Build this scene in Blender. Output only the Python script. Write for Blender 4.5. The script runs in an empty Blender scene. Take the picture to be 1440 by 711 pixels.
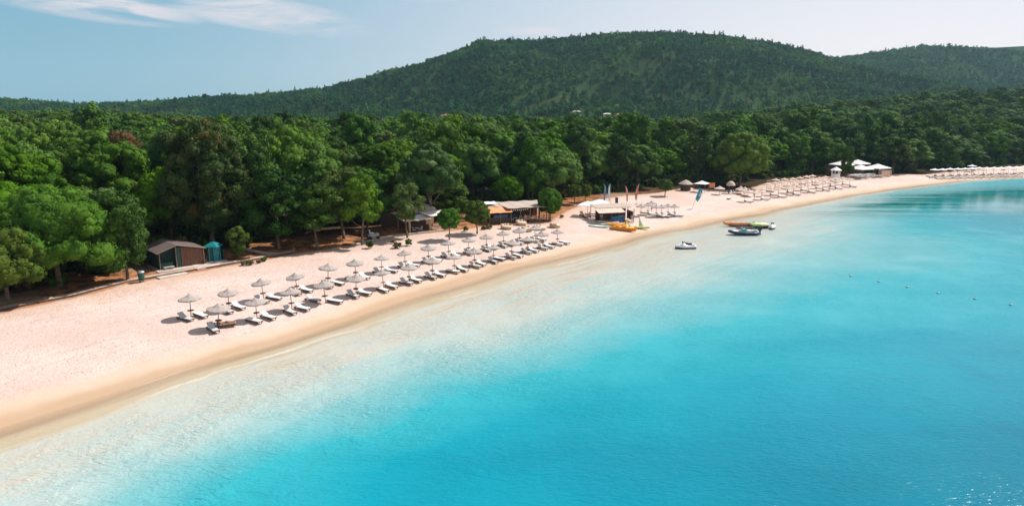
import bpy, bmesh, math, random
import numpy as np
from mathutils import Vector, Matrix, Euler
C = bpy.context.scene
COL = C.collection
rad = math.radians
random.seed(7); RNG = np.random.default_rng(7)

# ------------------------------------------------------------------ camera, world, sun, exposure
CAM_H = 22.0
PITCH = math.atan(205.5 / 960.0)
cam_d = bpy.data.cameras.new('camera'); cam = bpy.data.objects.new('camera', cam_d); COL.objects.link(cam)
cam_d.sensor_width = 36.0; cam_d.lens = 24.0; cam_d.clip_start = 0.5; cam_d.clip_end = 20000
cam.location = (0, 0, CAM_H); cam.rotation_euler = (rad(90) - PITCH, 0, 0)
C.camera = cam
C.view_settings.view_transform = 'Standard'; C.view_settings.look = 'None'
C.view_settings.gamma = 1.0; C.view_settings.exposure = 0.38; C.view_settings.use_curve_mapping = False

SUN_AZ = rad(56)      # from +Y towards +X
SUN_EL = rad(48)
w = bpy.data.worlds.new('World'); C.world = w; w.use_nodes = True
nt = w.node_tree; nt.nodes.clear()
def N(nt, t, **kw):
    n = nt.nodes.new(t)
    for k, v in kw.items():
        if k.startswith('i_'): n.inputs[k[2:].replace('_', ' ')].default_value = v
        else: setattr(n, k, v)
    return n
def L(nt, a, b): nt.links.new(a, b)
out = N(nt, 'ShaderNodeOutputWorld'); bg = N(nt, 'ShaderNodeBackground')
sky = N(nt, 'ShaderNodeTexSky'); sky.sky_type = 'NISHITA'; sky.sun_disc = False
sky.sun_elevation = SUN_EL; sky.sun_rotation = SUN_AZ
sky.air_density = 1.0; sky.dust_density = 0.6; sky.ozone_density = 1.5; sky.altitude = 20
bg.inputs['Strength'].default_value = 0.072
# thin high cloud wisps, laid out on the dome of directions
tc = N(nt, 'ShaderNodeTexCoord')
mp = N(nt, 'ShaderNodeMapping'); mp.inputs['Scale'].default_value = (1.0, 1.0, 7.0); mp.inputs['Rotation'].default_value = (0, rad(-4), 0)
mp.inputs['Location'].default_value = (0.35, 0.1, 0.12)
L(nt, tc.outputs['Generated'], mp.inputs['Vector'])
nz = N(nt, 'ShaderNodeTexNoise'); nz.inputs['Scale'].default_value = 5.0; nz.inputs['Detail'].default_value = 9; nz.inputs['Roughness'].default_value = 0.62
nz.inputs['Distortion'].default_value = 0.6
L(nt, mp.outputs[0], nz.inputs['Vector'])
sep = N(nt, 'ShaderNodeSeparateXYZ'); L(nt, tc.outputs['Generated'], sep.inputs[0])
def math_n(nt, op, a, b=None, c=None, clamp=False):
    n = N(nt, 'ShaderNodeMath', operation=op); n.use_clamp = clamp
    for i, v in enumerate((a, b, c)):
        if v is None: continue
        if isinstance(v, (int, float)): n.inputs[i].default_value = v
        else: L(nt, v, n.inputs[i])
    return n.outputs[0]
def mapr(nt, v, a, b, c=0.0, d=1.0, smooth=True):
    n = N(nt, 'ShaderNodeMapRange'); n.interpolation_type = 'SMOOTHSTEP' if smooth else 'LINEAR'
    n.inputs[1].default_value = a; n.inputs[2].default_value = b; n.inputs[3].default_value = c; n.inputs[4].default_value = d
    L(nt, v, n.inputs[0]); return n.outputs[0]
def wisp(x, z, sx, sz, tilt):
    # an elongated soft bank of cloud centred on a direction (x across, z up)
    dx = math_n(nt, 'SUBTRACT', sep.outputs[0], x); dz = math_n(nt, 'SUBTRACT', sep.outputs[2], z)
    dz = math_n(nt, 'MULTIPLY_ADD', dx, tilt, dz)
    a = math_n(nt, 'POWER', math_n(nt, 'ABSOLUTE', math_n(nt, 'DIVIDE', dx, sx)), 2.0)
    b = math_n(nt, 'POWER', math_n(nt, 'ABSOLUTE', math_n(nt, 'DIVIDE', dz, sz)), 2.0)
    s = math_n(nt, 'ADD', a, b)
    return mapr(nt, s, 1.0, 0.0)
w1 = wisp(-0.335, 0.121, 0.155, 0.025, 0.13)
w2 = wisp(-0.50, 0.124, 0.120, 0.026, 0.10)
w3 = wisp(-0.118, 0.150, 0.06, 0.012, 0.0)
w4 = wisp(0.02, 0.103, 0.06, 0.006, 0.0)
ws = math_n(nt, 'MAXIMUM', math_n(nt, 'MAXIMUM', w1, w2), math_n(nt, 'MAXIMUM', w3, math_n(nt, 'MULTIPLY', w4, 0.5)))
hi = mapr(nt, sep.outputs[2], 0.18, 0.5)
ws = math_n(nt, 'MAXIMUM', ws, math_n(nt, 'MULTIPLY', hi, 0.55))
cl = mapr(nt, nz.outputs['Fac'], 0.36, 0.60)
cf = math_n(nt, 'MULTIPLY', math_n(nt, 'MULTIPLY', math_n(nt, 'POWER', ws, 0.55), cl), 0.95, clamp=True)
# summer haze over the sea: pale and faintly pink towards the sun, cooler away from it
az_r = N(nt, 'ShaderNodeMix', data_type='RGBA')
L(nt, mapr(nt, sep.outputs[0], -0.62, 0.5), az_r.inputs['Factor']); az_r.inputs['A'].default_value = (2.8, 5.4, 6.9, 1); az_r.inputs['B'].default_value = (10.8, 9.7, 9.8, 1)
el_r = N(nt, 'ShaderNodeMix', data_type='RGBA', blend_type='MULTIPLY'); el_r.inputs['B'].default_value = (0.80, 0.92, 1.0, 1)
L(nt, mapr(nt, sep.outputs[2], 0.02, 0.22), el_r.inputs['Factor']); L(nt, az_r.outputs['Result'], el_r.inputs['A'])
tint = N(nt, 'ShaderNodeMix', data_type='RGBA')
L(nt, mapr(nt, sep.outputs[2], 0.12, 0.7, 0.85, 0.15), tint.inputs['Factor']); L(nt, sky.outputs[0], tint.inputs['A']); L(nt, el_r.outputs['Result'], tint.inputs['B'])
mx = N(nt, 'ShaderNodeMix', data_type='RGBA')
L(nt, cf, mx.inputs['Factor']); L(nt, tint.outputs['Result'], mx.inputs['A']); mx.inputs['B'].default_value = (8.6, 8.2, 8.6, 1)
L(nt, mx.outputs['Result'], bg.inputs['Color']); L(nt, bg.outputs[0], out.inputs['Surface'])

sun_d = bpy.data.lights.new('sun', 'SUN'); sun_d.energy = 5.0; sun_d.angle = rad(0.5); sun_d.color = (1.0, 0.95, 0.88)
sun = bpy.data.objects.new('sun', sun_d); COL.objects.link(sun)
sdir = Vector((math.sin(SUN_AZ) * math.cos(SUN_EL), math.cos(SUN_AZ) * math.cos(SUN_EL), math.sin(SUN_EL)))
sun.rotation_euler = sdir.to_track_quat('Z', 'Y').to_euler(); sun.location = (50, 50, 200)

# ------------------------------------------------------------------ helpers
def tag(o, label=None, cat=None, group=None, kind=None):
    if label: o['label'] = label
    if cat: o['category'] = cat
    if group: o['group'] = group
    if kind: o['kind'] = kind
    return o
def empty(name, loc=(0, 0, 0), rz=0.0, label=None, cat=None, group=None, s=1.0):
    o = bpy.data.objects.new(name, None); COL.objects.link(o); o.empty_display_size = 0.3
    o.location = loc; o.rotation_euler = (0, 0, rz); o.scale = (s, s, s)
    return tag(o, label, cat, group)
def link_mesh(name, me, parent=None):
    o = bpy.data.objects.new(name, me); COL.objects.link(o)
    if parent is not None: o.parent = parent
    return o
def copy_tree(o, parent=None):
    c = o.copy(); COL.objects.link(c)
    if parent is not None: c.parent = parent
    for ch in list(o.children): copy_tree(ch, c)
    return c
class MB:
    """collects shapes into one mesh"""
    def __init__(s): s.bm = bmesh.new()
    def box(s, c, size, rz=0.0, rx=0.0, ry=0.0, bev=0.0):
        m = Matrix.Translation(c) @ Euler((rx, ry, rz)).to_matrix().to_4x4() @ Matrix.Diagonal((size[0], size[1], size[2], 1))
        r = bmesh.ops.create_cube(s.bm, size=1.0, matrix=m)
        if bev:
            es = list({e for v in r['verts'] for e in v.link_edges})
            bmesh.ops.bevel(s.bm, geom=es, offset=bev, segments=2, affect='EDGES', profile=0.6)
        return s
    def tube(s, a, b, r1, r2=None, seg=8, caps=True):
        a = Vector(a); b = Vector(b); r2 = r1 if r2 is None else r2
        d = b - a
        m = Matrix.Translation((a + b) / 2) @ d.to_track_quat('Z', 'Y').to_matrix().to_4x4()
        bmesh.ops.create_cone(s.bm, cap_ends=caps, segments=seg, radius1=r1, radius2=max(r2, 0.0005), depth=d.length, matrix=m)
        return s
    def path(s, pts, r, seg=6):
        for i in range(len(pts) - 1):
            rr = r if isinstance(r, (int, float)) else r[i]; r2 = r if isinstance(r, (int, float)) else r[i + 1]
            s.tube(pts[i], pts[i + 1], rr, r2, seg)
        return s
    def ball(s, c, size, sub=2, rz=0.0, noise=0.0, seed=0):
        m = Matrix.Translation(c) @ Matrix.Rotation(rz, 4, 'Z') @ Matrix.Diagonal((size[0], size[1], size[2], 1))
        r = bmesh.ops.create_icosphere(s.bm, subdivisions=sub, radius=1.0, matrix=m)
        if noise:
            rg = random.Random(seed)
            cc = Vector(c)
            for v in r['verts']: v.co = cc + (v.co - cc) * (1 + rg.uniform(-noise, noise))
        return s
    def loft(s, rings, closed=True, caps=True):
        """rings: lists of points of equal length"""
        vs = [[s.bm.verts.new(p) for p in r] for r in rings]
        n = len(rings[0])
        for i in range(len(vs) - 1):
            for j in range(n if closed else n - 1):
                k = (j + 1) % n
                try: s.bm.faces.new((vs[i][j], vs[i][k], vs[i + 1][k], vs[i + 1][j]))
                except ValueError: pass
        if caps and closed:
            for r in (vs[0][::-1], vs[-1]):
                try: s.bm.faces.new(r)
                except ValueError: pass
        return s
    def lathe(s, prof, seg=16, c=(0, 0, 0), caps=True):
        rings = [[(c[0] + r * math.cos(2 * math.pi * j / seg), c[1] + r * math.sin(2 * math.pi * j / seg), c[2] + z) for j in range(seg)] for r, z in prof]
        return s.loft(rings, True, caps)
    def slab(s, poly, z0, z1):
        """polygon in plan extruded between two heights"""
        return s.loft([[(x, y, z0) for x, y in poly], [(x, y, z1) for x, y in poly]])
    def build(s, name, mat, parent=None, smooth=False):
        bmesh.ops.recalc_face_normals(s.bm, faces=s.bm.faces)
        me = bpy.data.meshes.new(name); s.bm.to_mesh(me); s.bm.free()
        me.materials.append(mat)
        if smooth:
            for p in me.polygons: p.use_smooth = True
        return link_mesh(name, me, parent)

# ------------------------------------------------------------------ materials
def new_mat(name):
    m = bpy.data.materials.new(name); m.use_nodes = True; m.node_tree.nodes.clear()
    o = N(m.node_tree, 'ShaderNodeOutputMaterial'); return m, m.node_tree, o
def mixc(nt, f, a, b, bt='MIX'):
    n = N(nt, 'ShaderNodeMix', data_type='RGBA', blend_type=bt)
    for k, v in (('Factor', f), ('A', a), ('B', b)):
        if isinstance(v, (int, float)): n.inputs[k].default_value = v
        elif isinstance(v, tuple): n.inputs[k].default_value = (*v[:3], 1)
        else: L(nt, v, n.inputs[k])
    return n.outputs['Result']
def noise(nt, vec, scale, detail=4, rough=0.55, dist=0.0):
    n = N(nt, 'ShaderNodeTexNoise'); n.inputs['Scale'].default_value = scale; n.inputs['Detail'].default_value = detail
    n.inputs['Roughness'].default_value = rough; n.inputs['Distortion'].default_value = dist
    if vec is not None: L(nt, vec, n.inputs['Vector'])
    return n.outputs['Fac']
def pbr(name, col, rough=0.7, var=0.25, scale=3.0, metal=0.0, bump=0.0, spec=0.4, col2=None, stretch=None, trans=0.0, coat=0.0):
    m, nt, o = new_mat(name)
    b = N(nt, 'ShaderNodeBsdfPrincipled'); b.inputs['Roughness'].default_value = rough; b.inputs['Metallic'].default_value = metal
    b.inputs['Specular IOR Level'].default_value = spec; b.inputs['Coat Weight'].default_value = coat
    tc = N(nt, 'ShaderNodeTexCoord'); v = tc.outputs['Object']
    if stretch:
        mp = N(nt, 'ShaderNodeMapping'); mp.inputs['Scale'].default_value = stretch; L(nt, v, mp.inputs[0]); v = mp.outputs[0]
    f = noise(nt, v, scale)
    c2 = col2 or tuple(c * (1 - var) for c in col)
    c1 = tuple(min(1, c * (1 + var * 0.4)) for c in col) if col2 is None else col
    cc = mixc(nt, mapr(nt, f, 0.3, 0.7), c2, c1)
    L(nt, cc, b.inputs['Base Color'])
    if bump:
        bp = N(nt, 'ShaderNodeBump'); bp.inputs['Strength'].default_value = bump; bp.inputs['Distance'].default_value = 0.02
        L(nt, noise(nt, v, scale * 6), bp.inputs['Height']); L(nt, bp.outputs[0], b.inputs['Normal'])
    if trans:
        t = N(nt, 'ShaderNodeBsdfTranslucent'); L(nt, cc, t.inputs[0])
        ms = N(nt, 'ShaderNodeMixShader'); ms.inputs[0].default_value = trans
        L(nt, b.outputs[0], ms.inputs[1]); L(nt, t.outputs[0], ms.inputs[2]); L(nt, ms.outputs[0], o.inputs[0])
    else: L(nt, b.outputs[0], o.inputs[0])
    return m
def leaf_mat(name, dark, light, tip=None, tip_at=0.62, trans=0.2, vary=0.35):
    """needle foliage: clump to clump and tree to tree colour differences"""
    m, nt, o = new_mat(name)
    b = N(nt, 'ShaderNodeBsdfPrincipled'); b.inputs['Roughness'].default_value = 0.75; b.inputs['Specular IOR Level'].default_value = 0.08
    tc = N(nt, 'ShaderNodeTexCoord'); v = tc.outputs['Object']
    oi = N(nt, 'ShaderNodeObjectInfo')
    off = N(nt, 'ShaderNodeVectorMath', operation='ADD'); L(nt, v, off.inputs[0])
    cmb = N(nt, 'ShaderNodeCombineXYZ'); rs = math_n(nt, 'MULTIPLY', oi.outputs['Random'], 57.0)
    for i in range(3): L(nt, rs, cmb.inputs[i])
    L(nt, cmb.outputs[0], off.inputs[1])
    f1 = noise(nt, off.outputs[0], 0.35, 3); f2 = noise(nt, off.outputs[0], 4.0, 2)
    f = math_n(nt, 'ADD', math_n(nt, 'MULTIPLY', f1, 0.5), math_n(nt, 'MULTIPLY', f2, 0.5))
    c = mixc(nt, mapr(nt, f, 0.36, 0.64), dark, light)
    if tip: c = mixc(nt, mapr(nt, f1, tip_at - 0.06, tip_at + 0.1), c, tip)
    hs = N(nt, 'ShaderNodeHueSaturation')
    L(nt, mapr(nt, oi.outputs['Random'], 0, 1, 1 - vary, 1 + vary, False), hs.inputs['Value'])
    r2 = math_n(nt, 'FRACT', math_n(nt, 'MULTIPLY', oi.outputs['Random'], 13.7))
    L(nt, mapr(nt, r2, 0, 1, 0.486, 0.503, False), hs.inputs['Hue'])
    r3 = math_n(nt, 'FRACT', math_n(nt, 'MULTIPLY', oi.outputs['Random'], 37.1))
    L(nt, mapr(nt, r3, 0, 1, 0.92, 1.12, False), hs.inputs['Saturation'])
    if name == 'hill_pine_needles':
        geo = N(nt, 'ShaderNodeNewGeometry'); st = noise(nt, geo.outputs['Position'], 0.011, 4, 0.6)
        c = mixc(nt, math_n(nt, 'MULTIPLY', mapr(nt, st, 0.48, 0.62), 0.75), c, (0.095, 0.20, 0.035)); c = mixc(nt, math_n(nt, 'MULTIPLY', mapr(nt, st, 0.46, 0.34), 0.6), c, (0.018, 0.075, 0.045))  # slope light and shade painted into the foliage as broad patches
    L(nt, c, hs.inputs['Color']); c = hs.outputs[0]
    L(nt, c, b.inputs['Base Color'])
    t = N(nt, 'ShaderNodeBsdfTranslucent'); L(nt, mixc(nt, 1.0, c, (1.0, 1.15, 0.5), 'MULTIPLY'), t.inputs[0])
    ms = N(nt, 'ShaderNodeMixShader'); ms.inputs[0].default_value = trans
    L(nt, b.outputs[0], ms.inputs[1]); L(nt, t.outputs[0], ms.inputs[2]); L(nt, ms.outputs[0], o.inputs[0])
    return m
M = {}
M['pine'] = leaf_mat('pine_needles', (0.032, 0.078, 0.010), (0.098, 0.195, 0.020))
M['pine_deep'] = leaf_mat('deep_pine_needles', (0.024, 0.062, 0.013), (0.070, 0.148, 0.024))
M['pine_bright'] = leaf_mat('fresh_pine_needles', (0.036, 0.105, 0.007), (0.088, 0.212, 0.012), vary=0.12, trans=0.35)
M['pine_olive'] = leaf_mat('olive_pine_needles', (0.045, 0.085, 0.014), (0.115, 0.175, 0.032), vary=0.2)
M['pine_rust'] = leaf_mat('rusty_pine_needles', (0.022, 0.046, 0.014), (0.060, 0.085, 0.024), tip=(0.11, 0.085, 0.025), tip_at=0.60, vary=0.1)
M['pale_tip'] = leaf_mat('pale_tipped_leaves', (0.03, 0.078, 0.016), (0.08, 0.15, 0.03), tip=(0.22, 0.26, 0.11), tip_at=0.60, vary=0.1)
M['dead'] = leaf_mat('dry_brown_needles', (0.085, 0.058, 0.028), (0.14, 0.088, 0.040), vary=0.1)
M['hill'] = leaf_mat('hill_pine_needles', (0.012, 0.056, 0.024), (0.042, 0.140, 0.036), vary=0.5)
M['bark'] = pbr('bark', (0.17, 0.12, 0.085), 0.9, 0.4, 4, bump=0.6, stretch=(3, 3, 0.6))
M['bark_grey'] = pbr('grey_bark', (0.3, 0.26, 0.22), 0.9, 0.4, 4, bump=0.6)
M['sandy_concrete'] = pbr('sandy_concrete', (0.45, 0.33, 0.26), 0.9, 0.3, 1.5, bump=0.3)
M['scrub'] = leaf_mat('scrub_leaves', (0.10, 0.09, 0.035), (0.26, 0.20, 0.09), vary=0.25)
M['thatch'] = pbr('thatch', (0.54, 0.47, 0.43), 0.95, 0.3, 9, bump=0.8, col2=(0.33, 0.28, 0.25), trans=0.18)
M['thatch_gold'] = pbr('golden_thatch', (0.74, 0.58, 0.49), 0.95, 0.3, 10, bump=0.7, col2=(0.58, 0.44, 0.36), trans=0.15)
M['pole_wood'] = pbr('pole_wood', (0.26, 0.18, 0.12), 0.8, 0.3, 5)
M['dark_wood'] = pbr('dark_wood', (0.10, 0.06, 0.04), 0.75, 0.35, 5)
M['red_wood'] = pbr('red_brown_planks', (0.22, 0.095, 0.055), 0.75, 0.5, 3, stretch=(6, 6, 0.5), col2=(0.10, 0.055, 0.04))
M['white_fab'] = pbr('white_fabric', (0.78, 0.75, 0.72), 0.85, 0.06, 5)
M['cushion'] = pbr('grey_white_cushion', (0.50, 0.50, 0.50), 0.85, 0.08, 5)
M['white_paint'] = pbr('white_paint', (0.78, 0.76, 0.73), 0.55, 0.08, 2)
M['concrete'] = pbr('concrete', (0.52, 0.44, 0.38), 0.9, 0.2, 2, bump=0.3)
M['roof_brown'] = pbr('brown_roof_sheet', (0.13, 0.095, 0.085), 0.75, 0.25, 2, stretch=(8, 1, 1))
M['green_board'] = pbr('dark_green_boards', (0.02, 0.075, 0.065), 0.6, 0.3, 2)
M['teal'] = pbr('teal_plastic', (0.008, 0.19, 0.21), 0.4, 0.15, 2)
M['teal_dark'] = pbr('dark_teal_plastic', (0.008, 0.07, 0.085), 0.45, 0.2, 2)
M['bin_green'] = pbr('bin_green', (0.02, 0.085, 0.075), 0.5, 0.2, 3)
M['black'] = pbr('black_plastic', (0.02, 0.022, 0.025), 0.4, 0.2, 3)
M['navy'] = pbr('navy_rubber', (0.015, 0.05, 0.10), 0.35, 0.2, 3)
M['hull_grey'] = pbr('grey_hull', (0.4, 0.42, 0.45), 0.35, 0.1, 3)
M['gel_white'] = pbr('white_gelcoat', (0.8, 0.8, 0.8), 0.18, 0.05, 2, coat=0.4)
M['orange'] = pbr('orange_plastic', (0.75, 0.25, 0.02), 0.35, 0.1, 2)
M['orange_cloth'] = pbr('orange_cloth', (0.78, 0.30, 0.13), 0.85, 0.15, 2)
M['yellow'] = pbr('yellow_plastic', (0.8, 0.5, 0.06), 0.35, 0.1, 2)
M['lime'] = pbr('lime_vinyl', (0.45, 0.6, 0.22), 0.4, 0.1, 2)
M['cream_yellow'] = pbr('pale_yellow_vinyl', (0.8, 0.74, 0.38), 0.4, 0.1, 2)
M['turq'] = pbr('turquoise_plastic', (0.16, 0.52, 0.45), 0.35, 0.1, 2)
M['mint'] = pbr('mint_sail', (0.45, 0.72, 0.5), 0.6, 0.1, 2, trans=0.3)
M['blue_panel'] = pbr('blue_panel', (0.02, 0.12, 0.25), 0.5, 0.2, 2)
M['flag_blue'] = pbr('blue_flag_cloth', (0.16, 0.34, 0.58), 0.8, 0.2, 2, trans=0.3)
M['flag_white'] = pbr('white_flag_cloth', (0.72, 0.78, 0.8), 0.8, 0.1, 2, trans=0.3)
M['flag_orange'] = pbr('orange_flag_cloth', (0.80, 0.42, 0.30), 0.8, 0.2, 2, trans=0.3)
M['flag_red'] = pbr('red_flag_cloth', (0.74, 0.30, 0.28), 0.8, 0.2, 2, trans=0.3)
M['flag_turq'] = pbr('turquoise_flag_cloth', (0.05, 0.42, 0.55), 0.8, 0.2, 1.2, trans=0.3)
M['wicker'] = pbr('wicker', (0.55, 0.38, 0.24), 0.85, 0.35, 14, bump=0.6)
M['tan_cushion'] = pbr('tan_cushion', (0.68, 0.5, 0.36), 0.9, 0.15, 6)
M['pale_roof'] = pbr('pale_reed_roof', (0.44, 0.36, 0.30), 0.92, 0.25, 3, bump=0.5, stretch=(6, 1, 1))
M['white_roof'] = pbr('white_canvas_roof', (0.78, 0.72, 0.66), 0.85, 0.08, 1.5)
M['pink_roof'] = pbr('pinkish_canvas_roof', (0.66, 0.46, 0.38), 0.9, 0.1, 1.5)
M['terracotta'] = pbr('terracotta_tiles', (0.48, 0.17, 0.10), 0.85, 0.25, 1, bump=0.3)
M['house_wall'] = pbr('house_wall', (0.62, 0.54, 0.45), 0.85, 0.1, 1)
M['glass_dark'] = pbr('dark_window_glass', (0.03, 0.04, 0.05), 0.1, 0.1, 1)
M['skin'] = pbr('skin', (0.45, 0.24, 0.16), 0.55, 0.08, 6)
M['hair'] = pbr('hair', (0.03, 0.02, 0.015), 0.6, 0.3, 12)
M['shirt_white'] = pbr('white_shirt', (0.75, 0.74, 0.72), 0.85, 0.08, 6)
M['cloth_navy'] = pbr('navy_cloth', (0.03, 0.04, 0.09), 0.85, 0.2, 6)
M['cloth_red'] = pbr('red_cloth', (0.5, 0.06, 0.05), 0.85, 0.15, 6)
M['towel_brown'] = pbr('patterned_brown_towel', (0.42, 0.26, 0.12), 0.95, 0.3, 9, col2=(0.10, 0.07, 0.05))
M['purple'] = pbr('dull_purple_vinyl', (0.13, 0.05, 0.08), 0.5, 0.2, 2)
M['rope'] = pbr('rope', (0.12, 0.25, 0.27), 0.8, 0.2, 2)
M['metal'] = pbr('grey_metal', (0.45, 0.45, 0.46), 0.4, 0.15, 3, metal=0.6)

# ------------------------------------------------------------------ the lie of the land
SHORE_PX = [(0, 604), (100, 574), (200, 541), (300, 507), (396, 476), (480, 452), (560, 427), (640, 402), (712, 381), (800, 357), (880, 337),
            (930, 325), (968, 319), (1025, 306), (1072, 297), (1120, 287), (1170, 278), (1220, 270), (1281, 261), (1351, 254), (1440, 249)]
EDGE_PX = [(-120, 462), (26, 432), (103, 417), (177, 398), (260, 383), (330, 371), (420, 355), (509, 341), (577, 329), (640, 322), (690, 315), (775, 309),
           (800, 294), (840, 280), (870, 276), (930, 270), (968, 263), (1000, 265), (1045, 266), (1080, 256), (1170, 247), (1250, 243), (1300, 243), (1360, 238), (1440, 233)]
def px_ray(px, py):
    x = (px - 720.0); u = (355.5 - py)
    d = Vector((x, 960 * math.cos(PITCH) + u * math.sin(PITCH), -960 * math.sin(PITCH) + u * math.cos(PITCH)))
    return d
def flat(px, py, z=0.0):
    d = px_ray(px, py); t = (z - CAM_H) / d.z
    return (d.x * t, d.y * t)
shore = [(-140, -160), (-95, -60), (-68, 0), (-50, 27)] + [flat(x, y) for x, y in SHORE_PX] + [(270, 258), (420, 285), (800, 300), (1600, 310)]
edge = [(-190, -120), (-130, -30), (-90, 30)] + [flat(x, y, 1.2) for x, y in EDGE_PX] + [(260, 290), (420, 315), (800, 330), (1600, 340)]
def poly_sd(P, X, Y):
    """signed distance to an open polyline, positive on its left-hand (landward) side"""
    X = np.asarray(X, float); Y = np.asarray(Y, float)
    best = np.full(X.shape, 1e18); sg = np.ones(X.shape)
    for (ax, ay), (bx, by) in zip(P[:-1], P[1:]):
        dx, dy = bx - ax, by - ay; l2 = dx * dx + dy * dy
        t = np.clip(((X - ax) * dx + (Y - ay) * dy) / l2, 0, 1)
        qx = X - (ax + t * dx); qy = Y - (ay + t * dy)
        d2 = qx * qx + qy * qy
        s = np.where(dx * (Y - ay) - dy * (X - ax) > 0, 1.0, -1.0)
        m = d2 < best - 1e-9
        best = np.where(m, d2, best); sg = np.where(m, s, sg)
    return np.sqrt(best) * sg
def sstep(x, a, b):
    t = np.clip((x - a) / (b - a), 0, 1); return t * t * (3 - 2 * t)
def vnoise(X, Y, scale, seed):
    """smooth value noise"""
    rg = np.random.default_rng(seed); T = rg.random((64, 64))
    x = X / scale; y = Y / scale; xi = np.floor(x).astype(int); yi = np.floor(y).astype(int)
    fx = x - xi; fy = y - yi; fx = fx * fx * (3 - 2 * fx); fy = fy * fy * (3 - 2 * fy)
    g = lambda a, b: T[a % 64, b % 64]
    return (g(xi, yi) * (1 - fx) + g(xi + 1, yi) * fx) * (1 - fy) + (g(xi, yi + 1) * (1 - fx) + g(xi + 1, yi + 1) * fx) * fy - 0.5
R1 = [(-600, 140), (-300, 142), (0, 141), (60, 143), (140, 148), (240, 145), (300, 140), (400, 134), (480, 124), (560, 104), (600, 96), (640, 80), (680, 66), (760, 65),
      (800, 62), (860, 58), (920, 56), (1000, 60), (1060, 68), (1110, 78), (1160, 92), (1220, 104), (1320, 122), (1440, 136), (1700, 146), (2200, 150)]
R2 = [(-600, 150), (900, 150), (1000, 120), (1100, 100), (1150, 90), (1200, 83), (1240, 77), (1260, 74), (1300, 72), (1360, 73), (1440, 69), (1600, 76), (2200, 120)]
MID = [(-600, 186), (0, 186), (140, 182), (240, 190), (400, 200), (800, 200), (960, 194), (1050, 184), (1100, 176), (1180, 168), (1260, 160), (1350, 154), (1440, 149), (1700, 145), (2200, 150)]
def shore_sd(X, Y):
    return poly_sd(shore, X, Y) + vnoise(X, Y, 13, 77) * 1.5 + vnoise(X, Y, 4.5, 78) * .5
def height(X, Y):
    X = np.asarray(X, float); Y = np.asarray(Y, float)
    d = shore_sd(X, Y); e = poly_sd(edge, X, Y)
    z = np.where(d > 0, 1.25 * (1 - np.exp(-np.maximum(d, 0) * 0.055)), np.maximum(-4.0, d * 0.055))
    z = z + 1.0 * sstep(e, 10, 140)
    r = np.hypot(X, Y); az = np.arctan2(X, np.maximum(Y, 1e-3)); az = np.where(Y <= 0, np.sign(X) * 1.55, az)
    px = 720 + 960 * math.cos(PITCH) * np.tan(np.clip(az, -1.2, 1.2)) 
    ca = np.cos(np.clip(az, -1.2, 1.2))
    def hh(R, Z):  # ground height that shows at pixel row y at depth Z (along view axis)
        y = np.interp(px, [a for a, b in R], [b for a, b in R])
        return CAM_H + (150 - y) / 960.0 * Z
    Zd = r * ca
    inl = sstep(e, 20, 160)
    m = (hh(MID, 420.0) - 1.5) * sstep(Zd, 250, 430) * inl
    m = np.maximum(m, 0)
    h1 = hh(R1, 1000.0) - 4.0; s1 = sstep(Zd, 520, 1000); b1 = 1 - 0.35 * sstep(Zd, 1000, 1500)
    h2 = hh(R2, 1350.0); s2 = sstep(Zd, 800, 1350); b2 = 1 - 0.35 * sstep(Zd, 1350, 2200)
    rv = vnoise(X * 1.6 + 0.4 * Y, Y * .6, 150, 3) * 62 + vnoise(X * 1.4, Y * .7, 60, 4) * 22 - 8
    far_fade = (1 - sstep(np.abs(np.clip(az, -1.5, 1.5)), 1.15, 1.45)) 
    H1 = h1 * s1 * b1 + rv * s1 * (1 - s1) * 3.2 * b1; H2 = h2 * s2 * b2
    hill = np.maximum(H1, H2)
    base = z + m * (1 - 0.8 * sstep(Zd, 480, 800))
    k = 6.0
    out = np.maximum(base, hill) + 1.2 * np.exp(-np.abs(base - hill) / k) * (hill > 1)
    out = z + (out - z) * inl * far_fade
    return out, d, e
def gz(x, y): return float(height(np.array([x]), np.array([y]))[0][0])
def at(px, py, lift=0.0):
    """the ground point the photograph shows at that pixel"""
    z = 0.8
    for _ in range(5):
        x, y = flat(px, py, z); z = gz(x, y)
    return Vector((x, y, z + lift))

def polar_grid(name, r0, r1, nr, na, amax, amin=None):
    amin = -amax if amin is None else amin
    a = np.linspace(amin, amax, na); r = r0 * (r1 / r0) ** np.linspace(0, 1, nr)
    A, R = np.meshgrid(a, r); X = (R * np.sin(A)).ravel(); Y = (R * np.cos(A)).ravel()
    i = np.arange(nr - 1)[:, None] * na + np.arange(na - 1)[None, :]
    F = np.stack([i, i + 1, i + na + 1, i + na], -1).reshape(-1, 4)[:, ::-1]
    return X, Y, F
def mesh_np(name, V, F, mats, smooth=False, mi=None):
    me = bpy.data.meshes.new(name); n = F.shape[1]
    me.vertices.add(len(V)); me.vertices.foreach_set('co', np.ascontiguousarray(V, dtype=np.float32).ravel())
    me.loops.add(F.size); me.loops.foreach_set('vertex_index', np.ascontiguousarray(F, dtype=np.int32).ravel())
    me.polygons.add(len(F)); me.polygons.foreach_set('loop_start', np.arange(0, F.size, n, dtype=np.int32))
    me.polygons.foreach_set('loop_total', np.full(len(F), n, dtype=np.int32))
    if smooth: me.polygons.foreach_set('use_smooth', np.ones(len(F), dtype=bool))
    for m in mats: me.materials.append(m)
    if mi is not None: me.polygons.foreach_set('material_index', np.asarray(mi, dtype=np.int32))
    me.update(calc_edges=True); return me
def fattr(me, name, v):
    a = me.attributes.new(name, 'FLOAT', 'POINT'); a.data.foreach_set('value', np.asarray(v, dtype=np.float32))

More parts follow.
